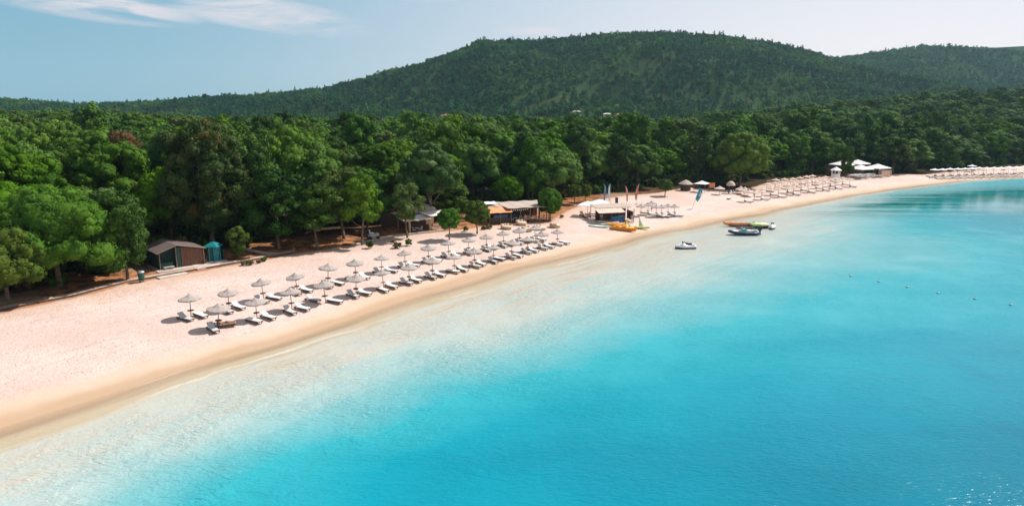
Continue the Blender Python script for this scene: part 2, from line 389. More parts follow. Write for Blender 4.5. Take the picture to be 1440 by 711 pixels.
# ---- ground
def ground_mat():
    m, nt, o = new_mat('beach_and_forest_floor')
    b = N(nt, 'ShaderNodeBsdfPrincipled')
    geo = N(nt, 'ShaderNodeNewGeometry'); P = geo.outputs['Position']
    ad = N(nt, 'ShaderNodeAttribute'); ad.attribute_name = 'shore_distance'; d = ad.outputs['Fac']
    ae = N(nt, 'ShaderNodeAttribute'); ae.attribute_name = 'edge_distance'; e = ae.outputs['Fac']
    nb = noise(nt, P, 0.09, 4); nm = noise(nt, P, 0.7, 6, 0.65); nf = noise(nt, P, 5.0, 3)
    sand = mixc(nt, mapr(nt, nb, 0.35, 0.65), (0.525, 0.395, 0.34), (0.595, 0.47, 0.42))
    sand = mixc(nt, mapr(nt, nm, 0.52, 0.72), sand, (0.50, 0.365, 0.305))
    sand = mixc(nt, math_n(nt, 'MULTIPLY', mapr(nt, nf, 0.5, 0.75), 0.35), sand, (0.40, 0.28, 0.21))
    # wind and rake lines along the beach, and many footprints
    cbx = N(nt, 'ShaderNodeCombineXYZ'); sxx = N(nt, 'ShaderNodeSeparateXYZ'); L(nt, P, sxx.inputs[0])
    L(nt, math_n(nt, 'MULTIPLY', d, 1.1), cbx.inputs[0]); L(nt, math_n(nt, 'MULTIPLY', math_n(nt, 'ADD', sxx.outputs[0], sxx.outputs[1]), 0.07), cbx.inputs[1])
    ln = noise(nt, cbx.outputs[0], 1.0, 5, 0.6)
    sand = mixc(nt, math_n(nt, 'MULTIPLY', mapr(nt, ln, 0.52, 0.70), 0.55), sand, (0.46, 0.33, 0.27))
    vo = N(nt, 'ShaderNodeTexVoronoi'); vo.inputs['Scale'].default_value = 2.3; vo.inputs['Randomness'].default_value = 1.0; L(nt, P, vo.inputs['Vector'])
    foot = math_n(nt, 'MULTIPLY', mapr(nt, vo.outputs['Distance'], 0.30, 0.12), mapr(nt, nb, 0.40, 0.55))
    # trodden, more ochre sand near the trees
    e2 = math_n(nt, 'ADD', e, math_n(nt, 'MULTIPLY', math_n(nt, 'SUBTRACT', nm, 0.5), 9.0))
    sand = mixc(nt, math_n(nt, 'MULTIPLY', mapr(nt, e2, -7, 1), 0.55), sand, (0.50, 0.32, 0.215))
    # wet sand
    d2 = math_n(nt, 'ADD', d, math_n(nt, 'MULTIPLY', math_n(nt, 'SUBTRACT', nb, 0.5), 5.0))
    damp = mapr(nt, d2, 5.6, 2.2); wet = mapr(nt, d2, 2.6, 0.4)
    sand = mixc(nt, math_n(nt, 'MULTIPLY', damp, 0.75), sand, (0.56, 0.40, 0.285))
    sand = mixc(nt, math_n(nt, 'MULTIPLY', wet, 0.85), sand, (0.43, 0.29, 0.18))
    sand = mixc(nt, mapr(nt, d, -0.3, -3.0), sand, (0.55, 0.42, 0.31))
    soil = mixc(nt, mapr(nt, nm, 0.35, 0.62), (0.085, 0.05, 0.028), (0.40, 0.175, 0.08))
    soil = mixc(nt, math_n(nt, 'MULTIPLY', mapr(nt, nb, 0.5, 0.68), 0.7), soil, (0.55, 0.40, 0.29))
    soil = mixc(nt, mapr(nt, math_n(nt, 'ADD', e, math_n(nt, 'MULTIPLY', math_n(nt, 'SUBTRACT', nb, 0.5), 22)), 5, 16), soil, (0.045, 0.034, 0.020))  # dark litter, with the shade under the pines also put into the colour
    soil = mixc(nt, mapr(nt, sxx.outputs[1], 150, 185), soil, (0.045, 0.034, 0.020))  # pine shade along the far wood edge painted into the soil
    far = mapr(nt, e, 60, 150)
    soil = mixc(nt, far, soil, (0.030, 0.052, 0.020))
    # dry open patches on the hills
    np_ = noise(nt, P, 0.012, 6, 0.62)
    soil = mixc(nt, math_n(nt, 'MULTIPLY', mapr(nt, np_, 0.54, 0.70), far), soil, (0.055, 0.078, 0.028))
    mk = mapr(nt, math_n(nt, 'ADD', e, math_n(nt, 'MULTIPLY', math_n(nt, 'SUBTRACT', nm, 0.5), 3.0)), -0.4, 0.9)
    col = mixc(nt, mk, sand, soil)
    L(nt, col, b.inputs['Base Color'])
    L(nt, mapr(nt, wet, 0, 1, 0.95, 0.45), b.inputs['Roughness']); L(nt, math_n(nt, 'MULTIPLY', math_n(nt, 'SUBTRACT', 1.0, mk), 0.25), b.inputs['Specular IOR Level'])
    h = math_n(nt, 'ADD', math_n(nt, 'MULTIPLY', noise(nt, P, 1.3, 5, 0.6), 0.9), math_n(nt, 'MULTIPLY', nf, 0.35)); h = math_n(nt, 'MULTIPLY_ADD', foot, -0.28, h)
    dry = math_n(nt, 'MULTIPLY', math_n(nt, 'SUBTRACT', 1.0, math_n(nt, 'MULTIPLY', damp, 0.92)), math_n(nt, 'SUBTRACT', 1.0, far))
    bp = N(nt, 'ShaderNodeBump'); bp.inputs['Distance'].default_value = 0.22
    L(nt, math_n(nt, 'MULTIPLY', dry, 0.75), bp.inputs['Strength']); L(nt, h, bp.inputs['Height']); L(nt, bp.outputs[0], b.inputs['Normal'])
    L(nt, b.outputs[0], o.inputs[0]); return m
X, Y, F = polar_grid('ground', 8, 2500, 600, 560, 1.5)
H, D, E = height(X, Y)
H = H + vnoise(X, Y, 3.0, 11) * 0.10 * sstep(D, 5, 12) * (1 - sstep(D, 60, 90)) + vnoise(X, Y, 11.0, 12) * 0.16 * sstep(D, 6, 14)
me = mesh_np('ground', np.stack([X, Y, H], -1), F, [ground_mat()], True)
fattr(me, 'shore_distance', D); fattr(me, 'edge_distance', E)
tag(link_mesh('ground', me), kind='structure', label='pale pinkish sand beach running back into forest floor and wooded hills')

# ---- sea
SEA = [(0, 630, .17), (0, 665, .22), (0, 705, .33), (100, 610, .18), (100, 650, .25), (100, 705, .40), (200, 570, .16), (200, 610, .24), (200, 660, .38), (200, 705, .54), (300, 540, .17), (300, 580, .25), (300, 630, .42), (300, 700, .60),
       (400, 505, .16), (400, 545, .25), (400, 595, .40), (400, 650, .58), (400, 705, .66), (500, 475, .17), (500, 520, .27), (500, 570, .43), (500, 630, .62), (500, 705, .74),
       (600, 445, .17), (600, 480, .27), (600, 530, .43), (600, 590, .62), (600, 700, .80), (700, 415, .17), (700, 450, .26), (700, 495, .37), (700, 550, .58), (700, 640, .76), (700, 705, .82),
       (800, 380, .17), (800, 420, .27), (800, 470, .39), (800, 520, .60), (800, 640, .80), (900, 350, .17), (900, 390, .27), (900, 440, .42), (900, 490, .60), (900, 560, .72), (900, 680, .86),
       (1000, 335, .20), (1000, 365, .29), (1000, 410, .42), (1000, 460, .58), (1000, 540, .72), (1000, 650, .88), (1100, 308, .17), (1100, 335, .30), (1100, 380, .42), (1100, 440, .55), (1100, 520, .72), (1100, 620, .86), (1100, 700, .94),
       (1200, 285, .22), (1200, 305, .42), (1200, 350, .45), (1200, 420, .54), (1200, 500, .72), (1200, 600, .86), (1200, 690, .98),
       (1300, 268, .28), (1300, 282, .66), (1300, 310, .62), (1300, 350, .50), (1300, 420, .58), (1300, 520, .78), (1300, 640, .92),
       (1440, 257, .40), (1440, 268, .78), (1440, 300, .80), (1440, 350, .62), (1440, 430, .64), (1440, 520, .82), (1440, 640, .96), (1440, 705, 1.0)]  # tones follow water depth; far right also paints in forest and sky reflections
def sea_t(X, Y):
    r = np.hypot(X, Y); Zd = np.maximum(Y, 3.0)
    cx = X / Zd * 960 * 0.98; cy = 960 * CAM_H / Zd   # bearing and dip of the spot, which keeps near and far spots apart
    S = np.zeros(X.shape); W = np.zeros(X.shape)
    for px, py, t in SEA:
        x, y = flat(px, py)
        ux = x / y * 960 * 0.98; uy = 960 * CAM_H / y
        q = np.exp(-((cx - ux) / 62.0) ** 2 / 2 - ((cy - uy) / (7 + .085 * uy)) ** 2 / 2) + 1e-9 / (1 + ((cx - ux) ** 2 + (cy - uy) ** 2) / 1e4) ** 3
        S += q * t; W += q
    return S / W
def sea_mat():
    m, nt, o = new_mat('sea_water')
    b = N(nt, 'ShaderNodeBsdfPrincipled')
    geo = N(nt, 'ShaderNodeNewGeometry'); P = geo.outputs['Position']
    at_ = N(nt, 'ShaderNodeAttribute'); at_.attribute_name = 'depth_reflect_tone'; t = at_.outputs['Fac']
    ad = N(nt, 'ShaderNodeAttribute'); ad.attribute_name = 'offshore'; d = ad.outputs['Fac']   # metres from the waterline, positive at sea
    nb = noise(nt, P, 0.035, 5, 0.6); nm = noise(nt, P, 0.16, 5, 0.6, 0.8)
    t2 = math_n(nt, 'ADD', t, math_n(nt, 'MULTIPLY', math_n(nt, 'SUBTRACT', nb, 0.5), 0.16))
    t2 = math_n(nt, 'ADD', t2, math_n(nt, 'MULTIPLY', math_n(nt, 'SUBTRACT', nm, 0.5), 0.09))
    mps = N(nt, 'ShaderNodeMapping'); mps.inputs['Rotation'].default_value = (0, 0, rad(-12)); mps.inputs['Scale'].default_value = (0.012, 0.11, 1); L(nt, P, mps.inputs[0])
    t2 = math_n(nt, 'ADD', t2, math_n(nt, 'MULTIPLY', math_n(nt, 'MULTIPLY', math_n(nt, 'SUBTRACT', noise(nt, mps.outputs[0], 1.0, 4, 0.6), 0.5), 0.22), mapr(nt, t, 0.35, 0.75)))  # pale sky-reflecting streaks, put into the colour tone
    # sand ripples and bars lying along the shore
    wv = N(nt, 'ShaderNodeTexNoise'); wv.inputs['Scale'].default_value = 1.0; wv.inputs['Detail'].default_value = 4
    cb = N(nt, 'ShaderNodeCombineXYZ'); L(nt, math_n(nt, 'MULTIPLY', d, 0.75), cb.inputs[0])
    sx = N(nt, 'ShaderNodeSeparateXYZ'); L(nt, P, sx.inputs[0])
    L(nt, math_n(nt, 'MULTIPLY', math_n(nt, 'ADD', sx.outputs[0], sx.outputs[1]), 0.035), cb.inputs[1]); L(nt, cb.outputs[0], wv.inputs['Vector'])
    shal = mapr(nt, t, 0.5, 0.12)
    t2 = math_n(nt, 'ADD', t2, math_n(nt, 'MULTIPLY', math_n(nt, 'MULTIPLY', math_n(nt, 'SUBTRACT', wv.outputs['Fac'], 0.5), 0.34), shal))
    cr = N(nt, 'ShaderNodeValToRGB'); L(nt, t2, cr.inputs[0]); el = cr.color_ramp.elements
    stops = [(0.0, (0.36, 0.265, 0.165)), (0.07, (0.44, 0.35, 0.245)), (0.13, (0.41, 0.345, 0.235)), (0.2, (0.45, 0.43, 0.37)), (0.30, (0.37, 0.455, 0.43)), (0.42, (0.165, 0.39, 0.41)), (0.55, (0.026, 0.320, 0.375)),
             (0.70, (0.001, 0.240, 0.315)), (0.85, (0.0005, 0.188, 0.265)), (1.0, (0.0005, 0.135, 0.205))]
    el[0].position = 0; el[0].color = (*stops[0][1], 1); el[1].position = 1; el[1].color = (*stops[-1][1], 1)
    for p, c in stops[1:-1]:
        q = el.new(p); q.color = (*c, 1)
    col = cr.outputs[0]
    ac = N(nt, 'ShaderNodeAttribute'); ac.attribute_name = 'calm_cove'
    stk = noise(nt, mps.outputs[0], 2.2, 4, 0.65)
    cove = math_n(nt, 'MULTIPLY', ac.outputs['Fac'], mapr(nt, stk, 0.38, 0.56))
    col = mixc(nt, math_n(nt, 'MULTIPLY', cove, 0.92), col, (0.001, 0.135, 0.135))  # forest mirrored in the calm cove, painted as teal streaks
    # seagrass beds far out
    sg = noise(nt, P, 0.05, 4, 0.6, 1.0)
    col = mixc(nt, math_n(nt, 'MULTIPLY', mapr(nt, sg, 0.58, 0.68), math_n(nt, 'MULTIPLY', mapr(nt, t, 0.72, 0.95), 0.55)), col, (0.004, 0.085, 0.13))
    # broken foam line where the ripples run out
    fn = noise(nt, P, 0.25, 6, 0.7); fo = math_n(nt, 'ADD', d, math_n(nt, 'MULTIPLY', math_n(nt, 'SUBTRACT', fn, 0.5), 2.2))
    f1 = math_n(nt, 'MULTIPLY', mapr(nt, fo, 0.05, 0.3), mapr(nt, fo, 0.62, 0.35)); f2 = math_n(nt, 'MULTIPLY', mapr(nt, fo, 2.9, 3.2), mapr(nt, fo, 3.7, 3.3)); f1 = math_n(nt, 'ADD', f1, math_n(nt, 'MULTIPLY', f2, 0.4))
    fm = math_n(nt, 'MULTIPLY', f1, mapr(nt, noise(nt, P, 0.06, 2), 0.46, 0.58))
    col = mixc(nt, math_n(nt, 'MULTIPLY', fm, 0.9), col, (0.72, 0.68, 0.62))
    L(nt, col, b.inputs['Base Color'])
    L(nt, math_n(nt, 'MULTIPLY_ADD', ac.outputs['Fac'], -0.10, 0.16), b.inputs['Roughness']); b.inputs['IOR'].default_value = 1.33; b.inputs['Specular IOR Level'].default_value = 0.19
    # wavelets
    mpw = N(nt, 'ShaderNodeMapping'); mpw.inputs['Rotation'].default_value = (0, 0, rad(-38)); mpw.inputs['Scale'].default_value = (0.55, 1.25, 1); L(nt, P, mpw.inputs[0])
    n1 = noise(nt, mpw.outputs[0], 1.7, 3, 0.55, 0.9); n2 = noise(nt, mpw.outputs[0], 4.2, 3, 0.6, 0.6); n3 = noise(nt, P, 0.12, 3)
    h = math_n(nt, 'ADD', math_n(nt, 'MULTIPLY', n1, 0.50), math_n(nt, 'MULTIPLY', n2, 0.30))
    h = math_n(nt, 'MULTIPLY', h, mapr(nt, n3, 0.3, 0.65, 0.35, 1.0))
    bp = N(nt, 'ShaderNodeBump'); bp.inputs['Distance'].default_value = 0.50
    L(nt, math_n(nt, 'MULTIPLY', mapr(nt, d, 0.0, 10.0, 0.12, 1.0), math_n(nt, 'MULTIPLY', mapr(nt, t, 0.35, 0.85, 1.0, 0.42), math_n(nt, 'MULTIPLY', mapr(nt, sx.outputs[0], -8, 45, 1.0, 0.5), math_n(nt, 'MULTIPLY_ADD', ac.outputs['Fac'], -0.92, 1.0)))), bp.inputs['Strength']); L(nt, h, bp.inputs['Height']); L(nt, bp.outputs[0], b.inputs['Normal'])
    tr = N(nt, 'ShaderNodeBsdfTransparent'); ms = N(nt, 'ShaderNodeMixShader')
    L(nt, mapr(nt, d, 0.0, 2.6, 0.12, 1.0), ms.inputs[0]); L(nt, tr.outputs[0], ms.inputs[1]); L(nt, b.outputs[0], ms.inputs[2])
    L(nt, ms.outputs[0], o.inputs[0]); return m
X, Y, F = polar_grid('sea', 6, 2490, 520, 460, 2.6, -1.6)
D = shore_sd(X, Y)
T = sea_t(X, Y) * sstep(-D, -0.3, 5.0)
keep = (D[F] < 2.5).all(axis=1); F = F[keep]
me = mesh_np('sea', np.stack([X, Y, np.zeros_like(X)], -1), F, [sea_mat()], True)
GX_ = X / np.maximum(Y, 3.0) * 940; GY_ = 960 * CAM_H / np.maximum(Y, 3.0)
COVE_REFLECT = np.exp(-((GY_ - 134) / 17.0) ** 4) * sstep(GX_, 330, 470) + .7 * np.exp(-((GY_ - 116) / 7.0) ** 2) * sstep(GX_, 560, 680)  # where the cove is calm and takes the painted forest reflection
fattr(me, 'calm_cove', np.clip(COVE_REFLECT, 0, 1) * sstep(-D, 4, 14)); fattr(me, 'depth_reflect_tone', T); fattr(me, 'offshore', -D)
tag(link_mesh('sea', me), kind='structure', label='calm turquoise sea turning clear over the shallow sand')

# ------------------------------------------------------------------ trees
def ico(sub):
    bm = bmesh.new(); bmesh.ops.create_icosphere(bm, subdivisions=sub, radius=1.0)
    V = np.array([v.co[:] for v in bm.verts]); F = np.array([[v.index for v in f.verts] for f in bm.faces]); bm.free(); return V, F
ICO = {i: ico(i) for i in (1, 2, 3)}
def clumps_for(shape, rg, R, z0, z1, n):
    """clump centres and radii of a crown between heights z0 and z1"""
    out = []; hc = z1 - z0
    if shape == 'dome':
        for i in range(n):
            u = (i + 0.5) / n; th = math.acos(1 - u * 1.12) if 1 - u * 1.12 > -1 else math.pi
            ph = i * 2.39996 + rg.uniform(-.35, .35)
            rr = R * 0.80 * rg.uniform(0.82, 1.08); s = math.sin(th)
            out.append((rr * s * math.cos(ph), rr * s * math.sin(ph), z0 + hc * 0.30 + hc * 0.52 * math.cos(th) * rg.uniform(.9, 1.08), R * rg.uniform(.21, .33)))
        for i in range(n // 4):
            ph = rg.uniform(0, 6.28); q = R * rg.uniform(0, .45)
            out.append((q * math.cos(ph), q * math.sin(ph), z0 + hc * rg.uniform(.25, .55), R * .36))
    elif shape == 'round':
        for i in range(n):
            u = (i + 0.5) / n; th = math.acos(1 - 1.85 * u); ph = i * 2.39996 + rg.uniform(-.3, .3)
            rr = R * 0.74 * rg.uniform(.85, 1.08); s = math.sin(th)
            out.append((rr * s * math.cos(ph), rr * s * math.sin(ph), (z0 + z1) / 2 + hc * .39 * math.cos(th), R * rg.uniform(.25, .36)))
        out.append((0, 0, (z0 + z1) / 2, R * .55))
    elif shape == 'open':
        for i in range(n):
            u = (i + 0.5) / n; z = z0 + hc * (u ** 0.85) * 0.93
            w_ = math.sin(math.pi * (0.18 + 0.74 * u)) ** 0.7
            ph = i * 2.39996 + rg.uniform(-.5, .5); q = R * w_ * rg.uniform(.25, .92)
            out.append((q * math.cos(ph), q * math.sin(ph), z, R * rg.uniform(.22, .36)))
    elif shape == 'spire':
        for i in range(n):
            u = (i + 0.5) / n; z = z0 + hc * u * 0.96
            ph = i * 2.39996 + rg.uniform(-.4, .4); q = R * (1 - u) ** 0.75 * rg.uniform(.35, .8)
            out.append((q * math.cos(ph), q * math.sin(ph), z, R * (0.20 + 0.24 * (1 - u)) * rg.uniform(.8, 1.15)))
    return out
def crown_mesh(name, shape, seed, R, z0, z1, n, tufts, leaf, mat, core=2, tip_mat=None, fill=0.86, sub=0):
    rg = random.Random(seed); npr = np.random.default_rng(seed)
    cl = clumps_for(shape, rg, R, z0, z1, n)
    if sub:   # smaller knobs on every clump
        more = []
        for (x, y, z, r) in cl:
            for k in range(sub):
                a = rg.uniform(0, 6.28); b_ = rg.uniform(-0.2, 1.0); c_ = math.sqrt(max(0, 1 - b_ * b_))
                more.append((x + r * .88 * c_ * math.cos(a), y + r * .88 * c_ * math.sin(a), z + r * .68 * b_, r * rg.uniform(.30, .54)))
        cl = [(x, y, z, r) for x, y, z, r in cl] + more
    Vs, Fs, off = [], [], 0
    iv, if_ = ICO[core]
    ctr = np.array([0, 0, (z0 + z1) / 2 - (z1 - z0) * .25])
    for (x, y, z, r) in cl:
        v = iv * (r * fill) * np.array([1, 1, .86]) * (1 + npr.uniform(-.13, .13, (len(iv), 1))) + np.array([x, y, z])
        Vs.append(v); 
        Fs.append(np.concatenate([if_, if_[:, 2:3]], 1) + off); off += len(v)
    Tv = []
    for (x, y, z, r) in cl:
        k = max(6, int(tufts * (r / (R * .28)) ** 2))
        d = npr.normal(size=(k, 3)); d /= np.linalg.norm(d, axis=1)[:, None]
        d = d[d[:, 2] > -0.75]
        p = d * r * npr.uniform(.86, 1.12, (len(d), 1)) * np.array([1, 1, .88]) + np.array([x, y, z])
        nrm = d + npr.normal(scale=.36, size=d.shape); nrm /= np.linalg.norm(nrm, axis=1)[:, None]
        t = np.cross(nrm, npr.normal(size=d.shape)); t /= np.linalg.norm(t, axis=1)[:, None]
        bt = np.cross(nrm, t)
        s = leaf * npr.uniform(.6, 1.35, (len(d), 1))
        # a small bent diamond: two needle sprays meeting at a fold
        q = np.stack([p - t * s * .55, p - bt * s * .34 + nrm * s * .12, p + t * s * .55, p + bt * s * .34 + nrm * s * .12], 1)
        Tv.append(q.reshape(-1, 3))
    T = np.concatenate(Tv); nq = len(T) // 4
    Vs.append(T); Fs.append(np.arange(nq * 4).reshape(nq, 4) + off)
    V = np.concatenate(Vs)
    Fc = np.concatenate(Fs[:-1]); Ft = Fs[-1]
    # core faces are triangles: build with a mixed loop count
    me = bpy.data.meshes.new(name)
    loops = np.concatenate([Fc[:, :3].ravel(), Ft.ravel()]).astype(np.int32)
    tot = np.concatenate([np.full(len(Fc), 3), np.full(len(Ft), 4)]).astype(np.int32)
    st = np.concatenate([[0], np.cumsum(tot)[:-1]]).astype(np.int32)
    me.vertices.add(len(V)); me.vertices.foreach_set('co', V.astype(np.float32).ravel())
    me.loops.add(len(loops)); me.loops.foreach_set('vertex_index', loops)
    me.polygons.add(len(tot)); me.polygons.foreach_set('loop_start', st); me.polygons.foreach_set('loop_total', tot)
    me.materials.append(mat); me.update(calc_edges=True)
    return me, cl
def trunk_mesh(name, seed, cl, z0, z1, r0, mat, limbs=7, lean=0.0):
    rg = random.Random(seed * 3 + 1); mb = MB()
    top = z0 + (z1 - z0) * .45
    pts = [Vector((0, 0, -0.4))]; k = 5
    for i in range(1, k + 1):
        u = i / k; pts.append(Vector((lean * u + rg.uniform(-.12, .12) * u, rg.uniform(-.12, .12) * u, top * u)))
    rs = [r0 * (1.25 if i == 0 else 1 - .55 * i / k) for i in range(k + 1)]
    mb.path(pts, rs, 8)
    for (x, y, z, r) in rg.sample(cl, min(limbs, len(cl))):
        s = pts[rg.choice([2, 3, 4])]; e_ = Vector((x * .85, y * .85, max(z - r * .2, s.z + .2))); mid = (s + e_) / 2 + Vector((0, 0, -.25))
        mb.path([s, mid, e_], [r0 * .42, r0 * .28, r0 * .1], 6)
    bmesh.ops.recalc_face_normals(mb.bm, faces=mb.bm.faces)
    me = bpy.data.meshes.new(name); mb.bm.to_mesh(me); mb.bm.free(); me.materials.append(mat)
    for p in me.polygons: p.use_smooth = True
    return me
PROTO = {}
def proto(key, shape, seed, R, z0, z1, n, tufts, leaf, mat, core=2, r0=.28, limbs=7, lean=0.0, sub=0, bark='bark', fill=.86):
    me, cl = crown_mesh('crown', shape, seed, R, z0, z1, n, tufts, leaf, M[mat], core, sub=sub, fill=fill)
    tr = trunk_mesh('trunk', seed, cl[:n], z0, z1, r0, M[bark], limbs, lean)
    PROTO[key] = (me, tr, z1, R)
# near: finely leaved
for i in range(4): proto('dome%d' % i, 'dome', 10 + i, 5.6, 2.6, 13.0, 34, 150, .34, 'pine', 2, .30, sub=5)
for i in range(3): proto('open%d' % i, 'open', 20 + i, 3.9, 1.9, 11.0, 26, 150, .30, ['pine', 'pine_olive', 'pine_deep'][i], 2, .22, sub=6, fill=.74)
proto('bright0', 'dome', 31, 6.6, 0.9, 12.0, 44, 230, .30, 'pine_bright', 2, .34, sub=6)
proto('bright1', 'dome', 32, 5.6, 1.6, 8.2, 34, 200, .27, 'pine_olive', 2, .28, sub=6)
for i in range(2): proto('round%d' % i, 'round', 40 + i, 1.75, 1.35, 5.1, 26, 150, .17, ['pine_bright', 'pine_olive'][i], 2, .11, sub=5)
proto('round2', 'round', 44, 2.7, .9, 5.6, 34, 190, .18, 'pine_bright', 2, .14, sub=5)
proto('rust', 'open', 51, 6.2, 3.4, 18.0, 44, 170, .38, 'pine_rust', 2, .4, sub=6, fill=.74)
proto('pale', 'dome', 52, 5.4, 4.0, 15.5, 38, 170, .34, 'pale_tip', 2, .34, sub=5)
proto('dead', 'dome', 53, 4.0, 5.0, 14.0, 24, 110, .36, 'dead', 2, .25, sub=2)
proto('wide', 'dome', 54, 6.8, 1.4, 14.0, 46, 160, .36, 'pine_olive', 2, .38, sub=5)
for i in range(2): proto('high%d' % i, 'open', 25 + i, 3.7, 4.0, 10.8, 24, 150, .30, ['pine', 'pine_olive'][i], 2, .20, sub=6, fill=.76, lean=[1.0, -.6][i])
# middle distance
for i in range(5): proto('mid_dome%d' % i, 'dome', 60 + i, 5.4, 2.2, 15.0, 26, 46, .62, ['pine', 'pine', 'pine_deep', 'pine', 'pine_olive'][i], 1, .3, 4, sub=4)
for i in range(3): proto('mid_open%d' % i, 'open', 70 + i, 4.2, 1.4, 15.0, 22, 46, .6, ['pine_deep', 'pine', 'pine_deep'][i], 1, .28, 4, sub=4, fill=.72)
# hills
for i in range(4): proto('hill%d' % i, ['round', 'spire', 'open', 'dome'][i], 80 + i, [3.0, 2.4, 2.7, 3.6][i], [1.0, .5, .8, 1.6][i], [7.0, 8.4, 7.5, 6.8][i], 11, 8, .9, 'hill', 1, .2, 2, fill=.9)

def tree(name, key, loc, s=1.0, rz=None, label=None, cat='tree', group=None, sz=None):
    me, tr, z1, R = PROTO[key]
    e_ = empty(name, loc, random.uniform(0, 6.28) if rz is None else rz, label, cat, group, s)
    if sz: e_.scale = (s, s, sz)
    link_mesh('crown', me, e_); link_mesh('trunk', tr, e_)
    return e_
placed = []   # (x, y, r) of trees already standing
def ptree(px, py, key, h, r, label, name='pine_tree', cat='pine tree', group=None, rz=None):
    """a tree whose foot the photo shows at that pixel, h metres high, crown radius r"""
    p = at(px, py); z1, R = PROTO[key][2], PROTO[key][3]
    placed.append((p.x, p.y, r))
    return tree(name, key, p, r / R, rz, label, cat, group, sz=h / z1)
ptree(84, 402, 'bright0', 12.4, 6.9, 'big bright green pine at left edge of the beach with crown almost to the ground')
ptree(12, 424, 'bright1', 8.0, 5.2, 'low olive green pine on the path at the far left frame edge')
ptree(30, 396, 'bright0', 12.5, 6.2, 'bright green pine cut by the left frame edge behind the low olive pine', rz=2.0)
ptree(180, 393, 'open0', 11.0, 3.4, 'slim open crowned pine between the big bright pine and the wooden shed')
ptree(48, 356, 'dome0', 16.8, 6.0, 'tall rounded pine at the left frame edge rising behind the bright green pine')
ptree(160, 344, 'dome1', 17.2, 6.8, 'tall broad pine rising behind the slim pine beside the shed')
ptree(300, 352, 'rust', 18.6, 6.0, 'tall dark pine with rusty brown tips behind the teal cabin')
ptree(243, 348, 'dome2', 13.0, 4.8, 'dark pine shading the roof of the wooden shed')
ptree(336, 364, 'open1', 4.6, 1.7, 'small bushy pine just right of the teal cabin')
ptree(392, 350, 'open2', 12.0, 4.6, 'dark open pine left of the two leaning trunks')
ptree(447, 349, 'high0', 9.4, 4.0, 'pine on two leaning trunks beside the bend of the sand path')
ptree(484, 335, 'high1', 11.0, 4.4, 'pine just behind the pair of leaning trunks')
ptree(509, 344, 'high0', 10.6, 3.6, 'pine on one leaning trunk left of the grey beach cart', rz=1.1)
ptree(573, 334, 'high1', 8.6, 2.9, 'young pine standing in front of the left reed roofed bar')
ptree(606, 318, 'pale', 15.8, 5.2, 'broad tree with pale flowering tips behind the left reed roofed bar', 'flowering_tree', 'tree')
ptree(632, 337, 'round0', 5.2, 1.9, 'small round bright green pine alone on the sand with its shadow beside it')
ptree(671, 328, 'round1', 5.7, 2.2, 'small round pine on a dark trunk beside the orange awning')
ptree(715, 290, 'round2', 6.4, 3.4, 'round green pine behind the orange awning roof')
ptree(772, 309, 'round2', 5.9, 2.5, 'dense round bright pine at the right end of the pergola bar')
ptree(636, 306, 'open0', 6.6, 4.4, 'low wide pine between the two beach bars')
ptree(935, 276, 'round1', 4.2, 1.8, 'small round pine on open sand left of the turquoise flag')
ptree(1040, 262, 'wide', 15.2, 7.4, 'large domed pine with olive flank beside the far straw parasols')
ptree(186, 318, 'dead', 17.6, 4.0, 'rusty dead crown showing above the big pines at left')
ptree(1189, 249, 'open0', 9.5, 2.2, 'narrow green tree between the white tower and the white marquee')
ptree(808, 287, 'round1', 4.4, 1.6, 'light green bush tree at the forest edge left of the blue flag')
ptree(823, 284, 'round1', 4.0, 1.5, 'small light bush tree right beside the other one at the forest edge')
ptree(139, 255, 'mid_dome2', 22.2, 6.8, 'single pine standing above the skyline at upper left')

# automatic filling of the wood
REG = [(-400, 90, 'at the far left'), (90, 230, 'behind the wooden shed'), (230, 380, 'behind the teal cabin'), (380, 520, 'behind the leaning trunks'), (520, 650, 'behind the left reed roofed bar'),
       (650, 800, 'behind the pergola bar'), (800, 930, 'behind the four feather flags'), (930, 1080, 'behind the turquoise leaning flag'), (1080, 1210, 'behind the white tower'),
       (1210, 1310, 'behind the white marquee'), (1310, 2000, 'behind the far white parasols')]
cand = []
sp = 8.6
gx = np.arange(-420, 620, sp); gy = np.arange(30, 640, sp)
GX, GY = np.meshgrid(gx, gy); GX = GX + RNG.uniform(-.42, .42, GX.shape) * sp; GY = GY + RNG.uniform(-.42, .42, GY.shape) * sp
GX = GX.ravel(); GY = GY.ravel()
Hh, Dd, Ee = height(GX, GY)
for x, y, z, e_ in zip(GX, GY, Hh, Ee):
    if e_ < 4.5 or y < 20: continue
    px = 720 + 960 * x / (y * math.cos(PITCH))
    if px < -160 or px > 1600: continue
    if any((x - a) ** 2 + (y - b) ** 2 < (3.2 + r * .45) ** 2 for a, b, r in placed if r > 3) : continue
    if any((x - a) ** 2 + (y - b) ** 2 < 16 for a, b, r in placed): continue
    cand.append((x, y, z, e_, px))
